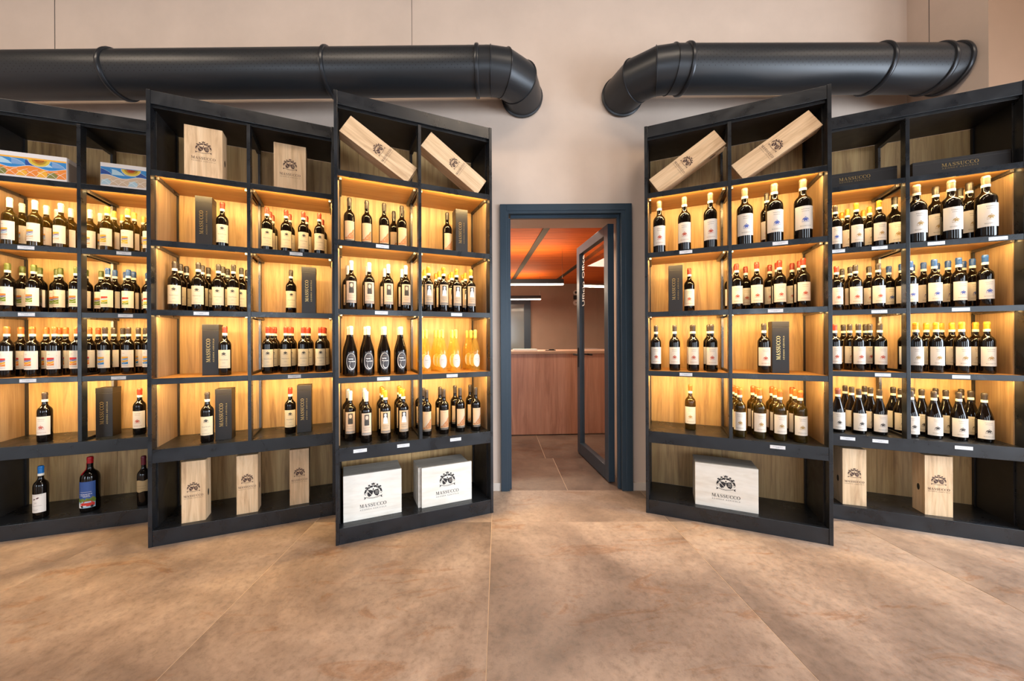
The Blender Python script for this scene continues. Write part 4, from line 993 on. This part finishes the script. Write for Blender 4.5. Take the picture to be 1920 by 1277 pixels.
# long black boxes
for x0, x1, lab in ((.062, .493, 'long black lying carton with gold name, partly behind the one-crate bookcase'), (.566, .999, 'long black lying carton with gold name beside the outer panel')):
    t = empty('long_carton', at('B5', (x0 + x1) / 2, .055, SH[1] + .0003), CLOC['B5'][2], lab, 'carton'); wd = (x1 - x0) / 2
    put('carton_body', boxmesh('carton_body', (-wd, wd, 0, .105, 0, .085), 'card', .0015), t); put('carton_lid', boxmesh('carton_lid', (-wd, wd, 0, .105, .0853, .104), 'card', .0015), t)
    put('foil_lettering', pr_mesh('foil_lettering', Pr().add(massucco(.165, 'foil'), 0, .050).add(azienda(.16, 'foil'), 0, .036)), t, (0, -.0006, 0))
# picture-printed boxes
def art(w, warm):
    """abstract waves, fields and a low sun in bands of flat colour with pale contour lines"""
    p = Pr(); y0, y1 = .030, .150; x0, x1 = -w / 2, w / 2; n = 24; ym = .088
    wave = [(x0 + w * i / n, ym + .010 * math.sin(i * .55 + .6)) for i in range(n + 1)]
    p.poly([(x0, y0), (x1, y0)] + wave[::-1], 'ink_orange' if warm else 'ink_sand'); p.poly(wave + [(x1, y1), (x0, y1)], 'ink_azure')
    if warm: p.rect(x0, y1 - .010, x1, y1, 'ink_amber', 1)
    cols = ['ink_amber', 'ink_olive', 'ink_orange', 'ink_amber', 'ink_orange'] if warm else ['ink_pale', 'ink_sand', 'ink_sand', 'ink_pale', 'ink_sand']
    for i in range(8):
        cx = x0 + w * (i + .5) / 8
        p.poly([(cx - w * .06, y0), (cx + w * .06, y0), (cx + w * .085, y0 + .022), (cx + .01, y0 + .040 + .006 * (i % 3)), (cx - w * .05, y0 + .028)], cols[i % 5], 1)
        p.stroke([(cx - w * .07, y0 + .001), (cx - w * .03, y0 + .022), (cx + w * .03, y0 + .040), (cx + w * .08, y0 + .046)], .0016, 'ink_white', 2)
        p.stroke([(cx + w * .06, y0 + .001), (cx + w * .01, y0 + .020), (cx - w * .05, y0 + .034)], .0016, 'ink_white', 2)
    for i in range(6):
        cx = x0 + w * (i + .4) / 6
        p.poly([(cx - w * .08, ym + .012), (cx + w * .10, ym + .012), (cx + w * .05, ym + .030), (cx - w * .02, ym + .046), (cx - w * .08, ym + .050)], ('ink_deep', 'ink_pale', 'ink_sky')[i % 3], 1)
        p.stroke([(cx - w * .10, ym + .050), (cx, ym + .040), (cx + w * .06, ym + .026), (cx + w * .09, ym + .010)], .0018, 'ink_pale', 2)
    p.stroke(wave, .0022, 'ink_white', 2)
    sx = x0 + w * (.66 if warm else .42); yt = y1 - (.010 if warm else .004)
    for rad, m in ((.052, 'ink_lemon'), (.038, 'ink_amber'), (.024, 'ink_hot')):
        p.poly([(sx + rad * math.cos(PI + PI * i / 10), yt + rad * .8 * math.sin(PI + PI * i / 10)) for i in range(11)], m, 3)
    q = [(sx + .054 * math.cos(PI + PI * i / 10), yt + .054 * .8 * math.sin(PI + PI * i / 10)) for i in range(11)]; p.stroke(q, .0018, 'ink_white', 4)
    out = Pr()
    for pts, m, ly in p.p: out.poly([(min(max(a, x0), x1), min(max(b_, y0), y1)) for a, b_ in pts], m, ly)
    return out
for x0, x1, warm, lab in ((.034, .424, True, 'white carton printed with orange fields, blue waves and a sun'), (.594, .984, False, 'white carton printed with blue waves and a sun over pale fields')):
    t = empty('picture_carton', at('B1', (x0 + x1) / 2, .058, SH[1] + .0003), CLOC['B1'][2], lab, 'carton'); wd = (x1 - x0) / 2
    b = MB(); b.box(-wd, wd, 0, .16, 0, .178); me = b.mesh('carton_body', ['card_white', 'card_side'], bevel=.001)
    put('carton_body', me, t)
    put('printed_panel', pr_mesh('printed_panel', art(2 * wd - .004, warm), off=.0005), t, (0, -.0003, 0))
    put('closing_flap', boxmesh('closing_flap', (wd + .0003, wd + .0012, .012, .148, .03, .150), 'card_side'), t)
